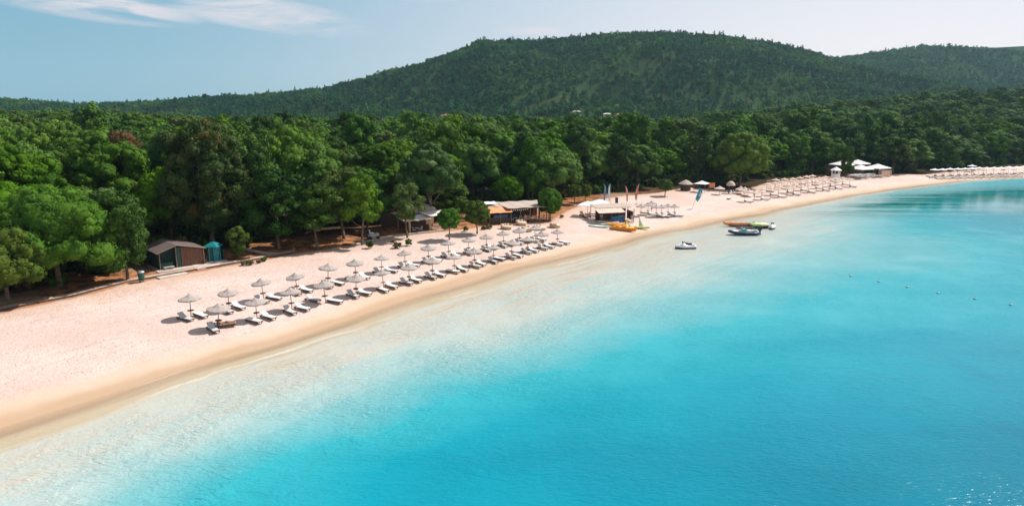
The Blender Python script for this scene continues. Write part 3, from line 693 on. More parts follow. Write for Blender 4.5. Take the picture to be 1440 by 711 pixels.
# keep clearings for the buildings
CLEAR = [(at(256, 371), 6.0), (at(302, 364), 4), (at(600, 312), 10.0), (at(735, 300), 12.0), (at(690, 305), 8), (at(850, 285), 7.0), (at(1222, 247), 9.0), (at(1010, 262), 6), (at(225, 378), 5)]
cand = [c for c in cand if all((c[0] - p.x) ** 2 + (c[1] - p.y) ** 2 > r * r for p, r in CLEAR)]
def show(c):
    dist = math.hypot(c[0], c[1]); s = 1.0 / dist
    if c[4] < -60 or c[4] > 1500: s *= 0.3
    if c[3] > 40: s *= 0.9
    return s
cand.sort(key=show, reverse=True)
n_ind = 268
words = {'dome': 'rounded', 'open': 'ragged'}
fillers = []
for i, (x, y, z, e_, px) in enumerate(cand):
    rr = random.random(); dist = math.hypot(x, y)
    hgt = (.68 if y > 400 else .86 if y > 270 else 1) * random.choice([random.uniform(11.5, 15), random.uniform(14, 19.5)])
    if e_ < 12: hgt = random.uniform(10.0, 14.0)
    if px > 1000: hgt *= 1.08
    if i < n_ind:
        op = rr < (.30 if px < 600 else .42)
        if dist < 190: key = ('open%d' % random.choice([0, 2, 2])) if op else 'dome%d' % random.randrange(4)
        else: key = ('mid_open%d' % random.randrange(3)) if op else 'mid_dome%d' % random.randrange(5)
        z1, R = PROTO[key][2], PROTO[key][3]
        cr = random.uniform(5.4, 7.6) if not op else random.uniform(4.2, 5.8)
        if e_ < 12: cr *= .85
        reg = [t for a, b, t in REG if a <= px < b]
        reg = reg[0] if reg else REG[-1][2]
        row = 'at the front edge of the wood' if e_ < 16 else ('a few rows inside the wood' if e_ < 55 else 'deep in the wood')
        shp = 'ragged upright' if op else 'dome crowned'
        tree('pine_tree', key, (x, y, z - .1), cr / R, None, '%s pine %s %s' % (shp, row, reg), 'pine tree', 'coastal pines behind the beach', sz=hgt / z1)
    else: fillers.append((x, y, z, hgt))
# the rest of the wood: one scattered mass
def scatter(name, pts, keys, label, lo, hi):
    V = np.array([p[:3] for p in pts]); me = bpy.data.meshes.new(name); me.vertices.add(len(V)); me.vertices.foreach_set('co', V.astype(np.float32).ravel())
    fattr(me, 'sc', [p[3] for p in pts]); fattr(me, 'szz', [p[4] for p in pts]); fattr(me, 'rot', RNG.uniform(0, 6.28, len(V)))
    a = me.attributes.new('pick', 'INT', 'POINT'); a.data.foreach_set('value', np.array([p[5] for p in pts], dtype=np.int32))
    o = link_mesh(name, me)
    ng = bpy.data.node_groups.new(name, 'GeometryNodeTree')
    ng.interface.new_socket('Geometry', in_out='INPUT', socket_type='NodeSocketGeometry'); ng.interface.new_socket('Geometry', in_out='OUTPUT', socket_type='NodeSocketGeometry')
    gi = ng.nodes.new('NodeGroupInput'); go = ng.nodes.new('NodeGroupOutput')
    jn = ng.nodes.new('GeometryNodeJoinGeometry')
    for k in reversed(keys):   # join lists its links last-first
        oi = ng.nodes.new('GeometryNodeObjectInfo'); oi.transform_space = 'ORIGINAL'; oi.inputs['Object'].default_value = k; oi.inputs['As Instance'].default_value = True
        ng.links.new(oi.outputs['Geometry'], jn.inputs[0])
    ip = ng.nodes.new('GeometryNodeInstanceOnPoints'); ip.inputs['Pick Instance'].default_value = True
    def na(nm, t='FLOAT'):
        n = ng.nodes.new('GeometryNodeInputNamedAttribute'); n.data_type = t; n.inputs['Name'].default_value = nm; return n.outputs['Attribute']
    cs = ng.nodes.new('ShaderNodeCombineXYZ'); ng.links.new(na('sc'), cs.inputs[0]); ng.links.new(na('sc'), cs.inputs[1]); ng.links.new(na('szz'), cs.inputs[2])
    cr = ng.nodes.new('ShaderNodeCombineXYZ'); ng.links.new(na('rot'), cr.inputs[2])
    ng.links.new(gi.outputs[0], ip.inputs['Points']); ng.links.new(jn.outputs[0], ip.inputs['Instance']); ng.links.new(na('pick', 'INT'), ip.inputs['Instance Index'])
    ng.links.new(cs.outputs[0], ip.inputs['Scale']); ng.links.new(cr.outputs[0], ip.inputs['Rotation'])
    ng.links.new(ip.outputs[0], go.inputs[0])
    md = o.modifiers.new('scatter', 'NODES'); md.node_group = ng
    tag(o, label, 'forest', None, 'stuff'); return o
def first_crown(key):
    me = PROTO[key][0]
    for o in COL.objects:
        if o.type == 'MESH' and o.data == me: return o
# a few lone hill pines on the ridge, which the far wood copies
def on_ridge(px, Zd): 
    x = (px - 720) * Zd * math.cos(PITCH) / 960; return (x, Zd, gz(x, Zd) - .2)
for k, (px, Zd, nm) in enumerate([(604, 985, 'left shoulder'), (868, 995, 'summit'), (1012, 1000, 'right of the summit'), (1262, 1340, 'far right ridge')]):
    tree('hill_pine', 'hill%d' % k, on_ridge(px, Zd), 1.25, None, 'small pine on the hill skyline at the ' + nm, 'pine tree', 'lone pines on the ridge')
mk = [k for k in ['mid_dome0', 'mid_dome1', 'mid_dome2', 'mid_dome3', 'mid_dome4', 'mid_open0', 'mid_open1', 'mid_open2'] if first_crown(k)]
pts = []
for (x, y, z, hgt) in fillers:
    j = random.randrange(len(mk)); z1, R = PROTO[mk[j]][2], PROTO[mk[j]][3]
    if y > 570: continue
    pts.append((x, y, z, random.uniform(.95, 1.35), hgt / z1 * .95, j))
for (x, y, z, e_, px) in []: pass
scatter('far_forest', pts, [first_crown(k) for k in mk], 'dense green pine canopy stretching inland to the foot of the hills', .8, 1.1)
# hills: dense with scrubby clearings
n = 0
A_ = RNG.uniform(-.78, .78, 60000); Rr = np.sqrt(RNG.uniform(540 ** 2, 1500 ** 2, 60000))
HX, HY = Rr * np.sin(A_), Rr * np.cos(A_)
pr = vnoise(HX, HY, 45, 21) + .6 * vnoise(HX, HY, 14, 22)
ok = (pr > -.20) | (RNG.random(60000) < .45)
zd = HY; front = (zd < 1130) | ((HX / HY > .35) & (zd < 1480))
keepm = ok & front & (zd > 560)
HX, HY = HX[keepm][:36000], HY[keepm][:36000]
Hz, _, _ = height(HX, HY)
hk = [first_crown('hill%d' % i) for i in range(4)]
sel = vnoise(HX, HY, 120, 31) + .5 * vnoise(HX, HY, 30, 32)
pts = []
for x, y, z, s_ in zip(HX, HY, Hz, sel):
    f = random.choices([0, 1, 2, 3], [3, 2 + 5 * (s_ > .05), 2, 2])[0]
    sc = random.uniform(.5, 1.0) * (1.0 if random.random() > .10 else 1.35)
    pts.append((x, y, z - .2, sc, sc * random.uniform(.85, 1.2), f))
scatter('hill_forest', pts, hk, 'small dark pines covering the hills up to the skyline', .8, 1.2)
print('individual trees', n_ind, 'fillers', len(fillers), 'hill', len(pts))

# ------------------------------------------------------------------ paths and kerbs
def resample(P, step=1.0):
    out = []
    for a, b in zip(P[:-1], P[1:]):
        a = Vector(a[:2]); b = Vector(b[:2]); n = max(1, int((b - a).length / step))
        out += [a.lerp(b, i / n) for i in range(n)]
    out.append(Vector(P[-1][:2])); return out
def ribbon(name, pxs, off0, off1, top, mat, label, kind='structure', thick=0.3):
    P = resample([at(x, y) for x, y in pxs]); mb = MB(); rings = []
    for i, p in enumerate(P):
        t = (P[min(i + 1, len(P) - 1)] - P[max(i - 1, 0)]).normalized(); n = Vector((t.y, -t.x))
        a = p + n * off0; b = p + n * off1; za = gz(p.x, p.y)
        rings.append([(a.x, a.y, za - thick), (b.x, b.y, za - thick), (b.x, b.y, za + top), (a.x, a.y, za + top)])
    mb.loft(rings)
    return tag(mb.build(name, mat), label, None, None, kind)
WALK = [(-110, 460), (26, 431), (103, 416), (177, 397), (260, 382), (330, 370), (420, 354)]
ribbon('path', WALK, -1.3, 0.0, .10, M['sandy_concrete'], 'narrow sandy concrete walk along the trees')
ribbon('kerb', WALK, 0.003, 0.16, .15, M['dark_wood'], 'dark kerb edging the walk')
ribbon('path', [(340, 349), (352, 352), (372, 356), (398, 357)], -.5, .5, .08, M['concrete'], 'short pale slab path in the orange soil')
ribbon('path', [(500, 345), (530, 337), (576, 329)], -.9, .0, .09, M['concrete'], 'pale walk under the young pines')
ribbon('kerb', [(574, 330.5), (600, 327.5), (628, 324)], 0, .35, .30, M['concrete'], 'low terrace edge in front of the left bar')

def frame(p, q):
    """origin and turn of a thing whose front runs from p to q; local y points inland"""
    d = q - p; return d.length if False else math.hypot(d.x, d.y), math.atan2(d.y, d.x)
ORD = ['first', 'second', 'third', 'fourth', 'fifth', 'sixth', 'seventh', 'eighth', 'ninth', 'tenth', 'eleventh', 'twelfth', 'thirteenth', 'fourteenth', 'fifteenth', 'sixteenth']

# ------------------------------------------------------------------ wooden shed
pl, pr = at(225.6, 380.2), at(287.6, 371.0)
W, rz = frame(pl, pr); zb = min(pl.z, pr.z) - .05
shed = empty('beach_shed', (pl.x, pl.y, zb), rz, 'wooden beach shed with brown gable roof, green porch half and red brown plank half', 'shed')
ax = W * .37; D_ = 5.2
mb = MB(); mb.box((W / 2 + .2, D_ / 2 - .4, .02), (W + 1.6, D_ + 1.8, .24)); mb.build('floor_slab', M['concrete'], shed)
mb = MB()
n = 22; x0 = W * .49
for i in range(n):
    w_ = (W - x0) / n; xx = x0 + (i + .5) * w_; hh_ = 3.02 - (xx - ax) / (W - ax) * .82
    mb.box((xx, .05 + .02 * (i % 3), .15 + (hh_ - .2) / 2), (w_ * .93, .045, hh_ - .2))
for yy in (0,):
    mb.box((W, D_ / 2, 1.1), (.06, D_, 2.1))
mb.build('plank_wall', M['red_wood'], shed)
mb = MB(); mb.box((W * .775, .10, 1.15), (.95, .05, 1.95)); mb.box((W * .775, .07, 1.15), (.8, .05, .08)); mb.build('door', M['dark_wood'], shed)
mb = MB()
mb.box((0.04, D_ / 2, 1.25), (.07, D_ - .1, 2.3)); mb.box((W * .49 / 2, 1.6, 1.3), (W * .47, .06, 2.4)); mb.box((W / 2, D_, 1.2), (W - .1, .07, 2.2))
mb.box((W * .43, .06, 1.45), (W * .10, .06, 2.7)); mb.box((W * .15, .12, .55), (W * .28, .05, .8))
mb.build('green_panels', M['green_board'], shed)
for xx, h_ in ((.02, 2.35), (W * .37, 2.95), (W + .0, 2.1)):
    mb = MB(); mb.box((xx, -.06, h_ / 2 + .12), (.11, .11, h_)); mb.build('post', M['pole_wood'], shed)
mb = MB()
def roofplane(mb, xa, za, xb, zb_, y0, y1, t=.07):
    mb.loft([[(xa, y0, za), (xb, y0, zb_), (xb, y0, zb_ + t), (xa, y0, za + t)], [(xa, y1, za), (xb, y1, zb_), (xb, y1, zb_ + t), (xa, y1, za + t)]])
roofplane(mb, -.45, 2.34, ax, 3.16, -.55, D_ + .4)
roofplane(mb, ax + .004, 3.16, W + .3, 2.24, -.35, D_ + .4)
mb.build('roof', M['roof_brown'], shed)
mb = MB(); mb.tube((-.45, -.58, 2.36), (ax, -.58, 3.18), .05, seg=6); mb.tube((ax, -.38, 3.18), (W + .3, -.38, 2.27), .05, seg=6); mb.build('fascia', M['pole_wood'], shed)
p = at(238, 379.5); b_ = empty('bench', p, rz, 'small grey bench in front of the green half of the shed', 'bench')
mb = MB(); mb.box((0, 0, .42), (1.3, .42, .07), bev=.01); mb.build('seat', M['concrete'], b_)
for sx in (-.5, .5):
    mb = MB(); mb.box((sx, 0, .19), (.1, .36, .40)); mb.build('leg', M['concrete'], b_)
# slabs beside the shed
for (x_, y_, l, wd, rr, lab) in ((292, 375.5, 3.4, 1.0, .2, 'pale concrete slab lying between the shed and the teal cabin'), (317, 369.3, 2.6, .7, -.5, 'greenish grey slab lying right of the teal cabin'), (243, 388, 3.6, 1.1, .1, 'pale slab in front of the shed porch')):
    p = at(x_, y_); mb = MB(); mb.box((0, 0, .06), (l, wd, .16), bev=.015); o = mb.build('paving_slab', M['concrete']); o.location = p; o.rotation_euler.z = rz + rr
    tag(o, lab, 'slab', 'loose slabs by the shed')
# litter bin
p = at(199.5, 396.5); b_ = empty('litter_bin', p, rz, 'dark green litter bin standing alone beside the walk left of the shed', 'bin')
mb = MB(); mb.lathe([(.30, .22), (.33, .3), (.38, 1.15), (.36, 1.2)], 16); mb.build('body', M['bin_green'], b_, True)
mb = MB(); mb.lathe([(.42, 1.2), (.43, 1.28), (.30, 1.40), (.05, 1.45)], 16); mb.build('lid', M['metal'], b_, True)
for a in (.8, 2.4, 3.9, 5.5):
    mb = MB(); mb.tube((.27 * math.cos(a), .27 * math.sin(a), 0), (.27 * math.cos(a), .27 * math.sin(a), .3), .035); mb.build('leg', M['black'], b_)

# ------------------------------------------------------------------ teal cabin
p = at(302.5, 368.0); cab = empty('beach_cabin', p, rz, 'small teal beach cabin with pyramid roof beside the wooden shed', 'cabin')
mb = MB(); mb.box((0, 0, .05), (2.6, 2.3, .2)); mb.build('base_slab', M['concrete'], cab)
mb = MB(); mb.box((0, .45, 1.15), (1.5, .9, 2.0)); mb.build('shell', M['teal_dark'], cab)
mb = MB(); mb.box((.2, -.12, 1.15), (.78, .07, 1.95), bev=.01); dd = mb.build('door', M['teal'], cab)
mb = MB(); mb.tube((.5, -.2, 1.1), (.5, -.2, 1.3), .03, seg=6); mb.build('handle', M['metal'], dd)
for sx in (-.82, .68):
    mb = MB(); mb.box((sx, -.3, 1.15), (.09, .09, 2.05)); mb.build('post', M['teal'], cab)
mb = MB(); mb.lathe([(1.45, 2.15), (1.42, 2.25), (.35, 2.72), (.0, 2.8)], 4, (0, .3, 0)); mb.build('roof', M['teal'], cab)
mb = MB(); mb.box((1.15, .2, .95), (.06, 1.0, 1.6)); mb.build('screen', M['green_board'], cab)

# ------------------------------------------------------------------ parasols and loungers of the near rows
def make_parasol(label, canopy_mat, R=1.17, h=2.5, drop=.48, table=True, seg=8, pole='pole_wood', valance=True):
    e_ = empty('beach_parasol', (0, 0, 0), 0, label, 'parasol')
    mb = MB(); mb.tube((0, 0, -.3), (0, 0, h - .05), .045, .035, 8); mb.build('pole', M[pole], e_)
    mb = MB(); rg = random.Random(5)
    prof = [(0.03, h + .10), (.12, h), (R * .42, h - drop * .52), (R * .97, h - drop * .94), (R, h - drop - (.10 if valance else .02)), (R * .93, h - drop - .02), (R * .42, h - drop * .60), (.05, h - .08)]
    rings = []
    for r, z in prof:
        rings.append([(r * (1 + (.03 * rg.uniform(-1, 1) if r > .5 and valance else 0)) * math.cos(2 * math.pi * j / (seg * 2)) * (1 if j % 2 == 0 else .965), r * math.sin(2 * math.pi * j / (seg * 2)) * (1 if j % 2 == 0 else .965), z + (.035 * rg.uniform(-1, 1) if r > .9 and valance else 0) - (0 if j % 2 == 0 else .02 * r)) for j in range(seg * 2)])
    mb.loft(rings); mb.build('canopy', M[canopy_mat], e_)
    if table:
        mb = MB(); mb.lathe([(.05, .78), (.34, .79), (.34, .83), (.05, .84)], 14); mb.build('table', M['dark_wood'], e_)
    return e_
def make_lounger(label, up, cush='cushion', simple=False):
    e_ = empty('sun_lounger', (0, 0, 0), 0, label, 'sun lounger')
    mb = MB()
    for sx in (-.31, .31): mb.box((sx, 0, .25), (.06, 1.98, .13))
    for yy in (-.97, -.3, .3, .97): mb.box((0, yy, .27), (.6, .06, .06))
    for sx in (-.3, .3):
        for yy in (-.8, .75): mb.box((sx, yy, .13), (.06, .06, .28))
    mb.build('frame', M['dark_wood'], e_)
    mb = MB(); mb.box((0, -.37, .35), (.60, 1.24, .07), bev=.025); mb.build('mattress', M[cush], e_)
    a = rad(up); mb = MB()
    mb.box((0, .265 + .35 * math.cos(a), .35 + .35 * math.sin(a)), (.62, .72, .09), rx=a, bev=.03)
    b_ = mb.build('backrest', M[cush], e_)
    if up > 10:
        mb = MB(); mb.tube((.2, .72, .28), (.2, .30 + .5 * math.cos(a), .33 + .42 * math.sin(a)), .02, seg=5); mb.build('prop', M['dark_wood'], b_)
    return e_
A_ROW = [(269, 447), (322.5, 435.5), (371.5, 421.5), (418.5, 411), (461, 400.5), (500.8, 391.5), (536.8, 383), (570.6, 375), (602.8, 368), (631.6, 361), (659, 355.5), (684.4, 351), (708.7, 345.5), (731, 341.5), (753, 338.5), (784, 342.5)]
B_ROW = [(307.4, 461), (361.8, 449), (411, 436), (458, 426), (500.6, 415), (539.7, 405.5), (575.3, 397), (607.6, 389), (639, 381), (668, 373.5), (693.6, 366.5), (718.6, 361), (741.8, 354.5), (763, 348.5)]
def seaward(x, y):
    h_ = .5; d0, dx, dy = poly_sd(shore, np.array([x, x + 6, x]), np.array([y, y, y + 6]))
    return Vector((-(dx - d0), -(dy - d0))).normalized()
par0 = make_parasol('x', 'thatch'); first = True
lg = [make_lounger('x', 38), make_lounger('x', 24, 'white_fab'), make_lounger('x', 2, 'white_fab')]; used = [False] * 3
def put_lounger(k, x, y, rzz, label, group):
    o = lg[k] if not used[k] else copy_tree(lg[k]); used[k] = True
    o.location = (x, y, gz(x, y)); o.rotation_euler = (0, 0, rzz); o['label'] = label; o['group'] = group; return o
rr = random.Random(3)
for row, nm in ((A_ROW, 'landward'), (B_ROW, 'seaward')):
    for i, (px, py) in enumerate(row):
        p = at(px, py); o = par0 if first else copy_tree(par0); first = False
        o.location = p; o.rotation_euler = (rad(rr.uniform(-5, 5)), rad(rr.uniform(-5, 5)), rr.uniform(0, .8)); s_ = rr.uniform(.92, 1.07); o.scale = (s_, s_, s_)
        o['label'] = 'grey thatched parasol, %s from the near end of the %s row' % (ORD[i], nm); o['group'] = 'thatched parasols in two rows on the near beach'
        sw = seaward(p.x, p.y); tg = Vector((-sw.y, sw.x)) ; a0 = math.atan2(sw.y, sw.x) + math.pi / 2   # local -y faces the sea
        for side, wd in ((-1, 'left'), (1, 'right')):
            if nm == 'seaward' and ((i == 0 and side == 1) or (i == 3 and side == -1)): continue
            c_ = Vector((p.x, p.y)) + tg * (.82 * side + rr.uniform(-.1, .1)) + sw * (.55 + rr.uniform(-.25, .25))
            k = 2 if (nm == 'seaward' and i == 3) else (1 if side == 1 else 0) if rr.random() < .8 else 2
            put_lounger(k, c_.x, c_.y, a0 + rr.uniform(-.22, .22), 'sun lounger on the %s of the %s thatched parasol in the %s row' % (wd, ORD[i], nm), 'sun loungers under the thatched parasols')
p = at(440, 424); sw = seaward(p.x, p.y); put_lounger(0, p.x, p.y, math.atan2(sw.y, sw.x) + math.pi / 2 + .15, 'grey lounger standing alone without parasol in the seaward row', 'sun loungers under the thatched parasols')

# ------------------------------------------------------------------ people
def skin_mesh(name, verts, edges, radii, mat, parent, sub=1, root=0):
    me = bpy.data.meshes.new(name); me.from_pydata([tuple(v) for v in verts], edges, []); o = link_mesh(name, me, parent)
    me.materials.append(mat); md = o.modifiers.new('skin', 'SKIN'); md.use_smooth_shade = True
    sv = me.skin_vertices[0].data if me.skin_vertices else None
    if sv is None:
        bm = bmesh.new(); bm.from_mesh(me); bm.verts.layers.skin.verify(); bm.to_mesh(me); bm.free(); sv = me.skin_vertices[0].data
    for i, r in enumerate(radii):
        r = r if isinstance(r, tuple) else (r, r); sv[i].radius = r; sv[i].use_root = (i == root)
    s2 = o.modifiers.new('sub', 'SUBSURF'); s2.levels = sub; s2.render_levels = sub
    return o
POSES = {
 # joints: pelvis, waist, chest, neck, head centre, then L/R shoulder elbow wrist, hip knee ankle toe
 'stand': dict(pel=(0, 0, .93), wai=(0, 0, 1.08), che=(0, 0, 1.32), nec=(0, 0, 1.50), hea=(0, -.02, 1.63), sh=(.18, 0, 1.42), el=(.25, .03, 1.13), wr=(.25, -.08, .88), hi=(.09, 0, .88), kn=(.11, -.03, .49), an=(.12, .02, .08), to=(.13, -.15, .04)),
 'sit': dict(pel=(0, 0, .10), wai=(0, .02, .26), che=(0, .03, .50), nec=(0, 0, .68), hea=(0, -.03, .81), sh=(.18, .02, .60), el=(.25, -.10, .36), wr=(.16, -.32, .36), hi=(.09, -.02, .10), kn=(.14, -.36, .42), an=(.13, -.58, .08), to=(.13, -.72, .04)),
 'lie': dict(pel=(0, 0, .10), wai=(0, .16, .10), che=(0, .38, .12), nec=(0, .56, .13), hea=(0, .70, .15), sh=(.18, .48, .12), el=(.27, .22, .08), wr=(.24, -.03, .08), hi=(.09, -.05, .10), kn=(.11, -.45, .12), an=(.12, -.85, .07), to=(.14, -.90, .16)),
}
def person(loc, rzz, pose, top, bottom, label, legs_bare=True, s=1.0):
    e_ = empty('person', loc, rzz, label, 'person', None, s); P = POSES[pose]
    V = [P['pel'], P['wai'], P['che'], P['nec'], P['hea']]; R = [(.13, .10), (.12, .09), (.15, .10), .052, .07]; Ed = [(0, 1), (1, 2), (2, 3), (3, 4)]
    top_v, top_e, bot_v, bot_e = [P['wai'], P['che']], [(0, 1)], [P['pel'], P['wai']], [(0, 1)]
    top_r, bot_r = [(.135, .105), (.165, .115)], [(.145, .115), (.13, .10)]
    bd = (Vector(P['wr']) - Vector(P['el'])).normalized()
    for sx in (-1, 1):
        m = lambda k: (P[k][0] * sx, P[k][1], P[k][2])
        n0 = len(V); V += [m('sh'), m('el'), m('wr')]; R += [.052, .04, .028]; Ed += [(2, n0), (n0, n0 + 1), (n0 + 1, n0 + 2)]
        wv = Vector(m('wr')); pm = wv + bd * .08; V.append(tuple(pm)); R.append((.038, .02)); Ed.append((n0 + 2, n0 + 3))
        n1 = len(V); V += [m('hi'), m('kn'), m('an'), m('to')]; R += [.085, .058, .04, .035]; Ed += [(0, n1), (n1, n1 + 1), (n1 + 1, n1 + 2), (n1 + 2, n1 + 3)]
        k = len(top_v); mid = (Vector(m('sh')) * .45 + Vector(m('el')) * .55); top_v += [m('sh'), tuple(mid)]; top_r += [.066, .058]; top_e += [(1, k), (k, k + 1)]
        k = len(bot_v); e2 = tuple(Vector(m('hi')).lerp(Vector(m('kn')), .62)); bot_v += [m('hi'), e2]; bot_r += [.10, .085]; bot_e += [(0, k), (k, k + 1)]
    body = skin_mesh('body', V, Ed, R, M['skin'], e_)
    # fingers, thumb, head with face, as further pieces of the figure
    mb = MB(); hc = Vector(P['hea']); fwd = Vector((0, 0, 1)) if pose == 'lie' else Vector((0, -1, 0)); upv = Vector((0, 1, 0)) if pose == 'lie' else Vector((0, 0, 1))
    mb.ball(hc, (.075, .095, .115) if pose != 'lie' else (.075, .115, .095), 3)
    mb.ball(hc + fwd * .095 - upv * .01, (.014, .018, .022), 1)
    for sx in (-1, 1):
        mb.ball(hc + Vector((.078 * sx, 0, 0)), (.012, .022, .03), 1)
        w_ = Vector((P['wr'][0] * sx, P['wr'][1], P['wr'][2])); side = Vector((0, -1, 0)) if abs(bd.y) < .7 else Vector((1, 0, 0))
        base = w_ + bd * .085
        for k in range(4):
            f0 = base + side * (.027 - .018 * k); L_ = [.062, .075, .07, .055][k]; f1 = f0 + bd * L_ * .55; f2 = f1 + (bd * .8 - Vector((sx * .5, 0, 0))).normalized() * L_ * .45
            mb.tube(f0 - bd * .03, f1, .0095, .0085, 6); mb.tube(f1, f2, .0085, .006, 6)
        t0 = w_ + bd * .03 + side * .03; mb.tube(t0, t0 + (bd + side * .9).normalized() * .06, .011, .008, 6)
    mb.build('head', M['skin'], e_, True)
    mb = MB(); mb.ball(hc + upv * .028 - fwd * .022, (.084, .098, .108) if pose != 'lie' else (.084, .108, .098), 2, noise=.03, seed=3); mb.build('hair', M['hair'], e_, True)
    if top: skin_mesh('shirt', top_v, top_e, top_r, M[top], e_)
    skin_mesh('shorts', bot_v, bot_e, bot_r, M[bottom], e_)
    return e_
# towel-covered lounger at the first seaward parasol, with a bather
p = at(317.0, 459.5); sw = seaward(p.x, p.y); a0 = math.atan2(sw.y, sw.x) + math.pi / 2
o = put_lounger(2, p.x, p.y, a0 + 1.05, 'lounger covered by a patterned brown towel at the nearest seaward parasol', 'sun loungers under the thatched parasols')
mb = MB(); rings = []
for i in range(14):
    y_ = -.98 + i * .15; zz = .405 + .02 * math.sin(i * 1.9); rings.append([(-.38, y_, .35), (-.335, y_, zz), (0, y_, zz + .02), (.335, y_, zz), (.38, y_, .34), (.34, y_, zz - .01), (0, y_, zz + .01), (-.34, y_, zz - .01)])
mb.loft(rings); t_ = mb.build('beach_towel', M['towel_brown']); t_.location = o.location; t_.rotation_euler = o.rotation_euler
tag(t_, 'patterned brown towel spread on the lounger at the nearest seaward parasol', 'towel')
person(Vector(o.location) + Vector((0, 0, .40)), a0 + 1.05 , 'lie', None, 'cloth_navy', 'person sunbathing flat on the brown towel in dark swim shorts')
q = at(301.5, 459.5); mb = MB(); mb.lathe([(.05, 0), (.22, .02), (.26, .2), (.2, .38), (.1, .44), (.02, .45)], 12); mb.build('body', M['cloth_navy'], None, True)
bag = bpy.context.scene.objects['body'] if False else [o_ for o_ in COL.objects if o_.name.startswith('body') and o_.parent is None][-1]
bag.name = 'beach_bag'; bag.location = q; tag(bag, 'dark blue beach bag on the sand under the nearest seaward parasol', 'bag')

# ------------------------------------------------------------------ scrub along the walk
def scrub_proto(seed, R, h, mat):
    me, _ = crown_mesh('scrub', 'round', seed, R, 0.0, h, 9, 60, .11, M[mat], 1, sub=3); return me
SC = [scrub_proto(90, .6, .8, 'scrub'), scrub_proto(91, .5, 1.0, 'pine_olive'), scrub_proto(92, .55, .7, 'pine')]
for (x_, y_, k, s_, lab) in ((343, 373, 0, .7, 'dry yellowish tuft leftmost of the scrub beside the kerb'), (352, 372.5, 0, .8, 'dry scrub clump in the middle of the tufts beside the kerb'), (364, 370, 0, .6, 'dry tuft at the right end of the kerb scrub'),
        (371, 367.5, 2, .7, 'tiny green tuft beside the kerb bend'), (520, 348.5, 1, 1.1, 'dark upright bush on the sand right of the leaning trunk'), (552, 342, 0, .6, 'smallest pale tuft on the sand below the left bar'),
        (559, 348.5, 0, 1.1, 'yellow green low bush on the sand below the left bar'), (574.5, 345, 1, 1.05, 'dark green bush on the sand straight below the left bar'), (688, 321.5, 0, 1.0, 'olive bush left of the orange awning posts'), (680, 322.5, 2, .8, 'low green bush behind the round pine by the orange awning'),
        (655, 325, 1, .9, 'dark bush between the two small round pines'), (790, 306, 0, .7, 'small pale bush right of the pergola bar')):
    p = at(x_, y_); o = link_mesh('shrub', SC[k]); o.location = p; o.rotation_euler.z = random.uniform(0, 6); o.scale = (s_ * 1.15, s_ * 1.15, s_)
    tag(o, lab, 'shrub', 'scrub along the back of the beach')

# ------------------------------------------------------------------ beach cart and table near the leaning trunk
p = at(525.5, 336); c_ = empty('beach_cart', p, .35, 'small grey four wheeled beach cart parked under the trees right of the leaning trunk', 'cart')
mb = MB(); mb.box((0, 0, .62), (1.7, .95, .5), bev=.08); mb.box((.55, 0, .92), (.5, .85, .25), bev=.06); mb.build('body', M['hull_grey'], c_, False)
mb = MB(); mb.box((-.25, 0, 1.0), (.7, .8, .14), bev=.04); mb.box((-.62, 0, 1.25), (.12, .8, .5), bev=.03); mb.build('seat', M['white_paint'], c_)
for sx in (-.6, .6):
    for sy in (-.5, .5):
        mb = MB(); mb.tube((sx, sy - .09, .3), (sx, sy + .09, .3), .3, seg=16); mb.build('wheel', M['black'], c_)
p = at(517.8, 335); mb = MB(); mb.box((0, 0, .6), (.35, .25, 1.2), bev=.03); mb.box((0, 0, 1.24), (.42, .32, .07)); o = mb.build('info_post', M['black']); o.location = p; tag(o, 'black upright box post left of the grey beach cart', 'post')
p = at(507.5, 330); t_ = empty('picnic_table', p, .3, 'red brown picnic table under the trees behind the leaning trunk', 'table')
mb = MB()
for k in range(5): mb.box((0, -.36 + k * .18, .75), (1.8, .16, .05))
mb.build('table_top', M['red_wood'], t_)
for sy in (-.75, .75):
    mb = MB(); mb.box((0, sy, .45), (1.8, .28, .05)); mb.build('bench_seat', M['red_wood'], t_)
for sx in (-.6, .6):
    mb = MB(); mb.path([(sx, -.7, 0), (sx, -.25, .72)], .04); mb.path([(sx, .7, 0), (sx, .25, .72)], .04); mb.box((sx, 0, .4), (.07, 1.6, .08)); mb.build('leg', M['dark_wood'], t_)

# ------------------------------------------------------------------ left bar with wicker posts
pl, pr = at(570, 329.5), at(630, 322.5); W, rz = frame(pl, pr)
bar = empty('beach_bar', (pl.x, pl.y, pl.z), rz, 'low beach bar with pale canvas front roof and reed cone roof on wicker wrapped posts', 'bar')
def sag_roof(mb, x0, x1, y0, y1, z, sag=.1, t=.06, nx=8, ny=4, tilt=0.0, seed=1):
    rg = random.Random(seed); rings = []
    for j in range(ny + 1):
        y_ = y0 + (y1 - y0) * j / ny; top, bot = [], []
        for i in range(nx + 1):
            x_ = x0 + (x1 - x0) * i / nx; zz = z - sag * math.sin(math.pi * i / nx * 3) ** 2 - sag * .6 * math.sin(math.pi * j / ny) + tilt * (j / ny) + rg.uniform(-.02, .02)
            top.append((x_, y_, zz + t)); bot.append((x_, y_, zz))
        rings.append(bot + top[::-1])
    mb.loft(rings); return mb
mb = MB(); sag_roof(mb, -.4, W * .55, -.8, 2.6, 2.35, .12, tilt=.35); sag_roof(mb, W * .52, W + .4, -.6, 3.2, 2.75, .10, tilt=.3, seed=2); mb.build('canvas_roof', M['white_roof'], bar)
mb = MB(); mb.lathe([(3.3, 2.9), (3.2, 3.05), (1.6, 3.9), (.1, 4.5)], 8, (W * .70, 5.6, 0)); mb.build('reed_roof', M['pale_roof'], bar)
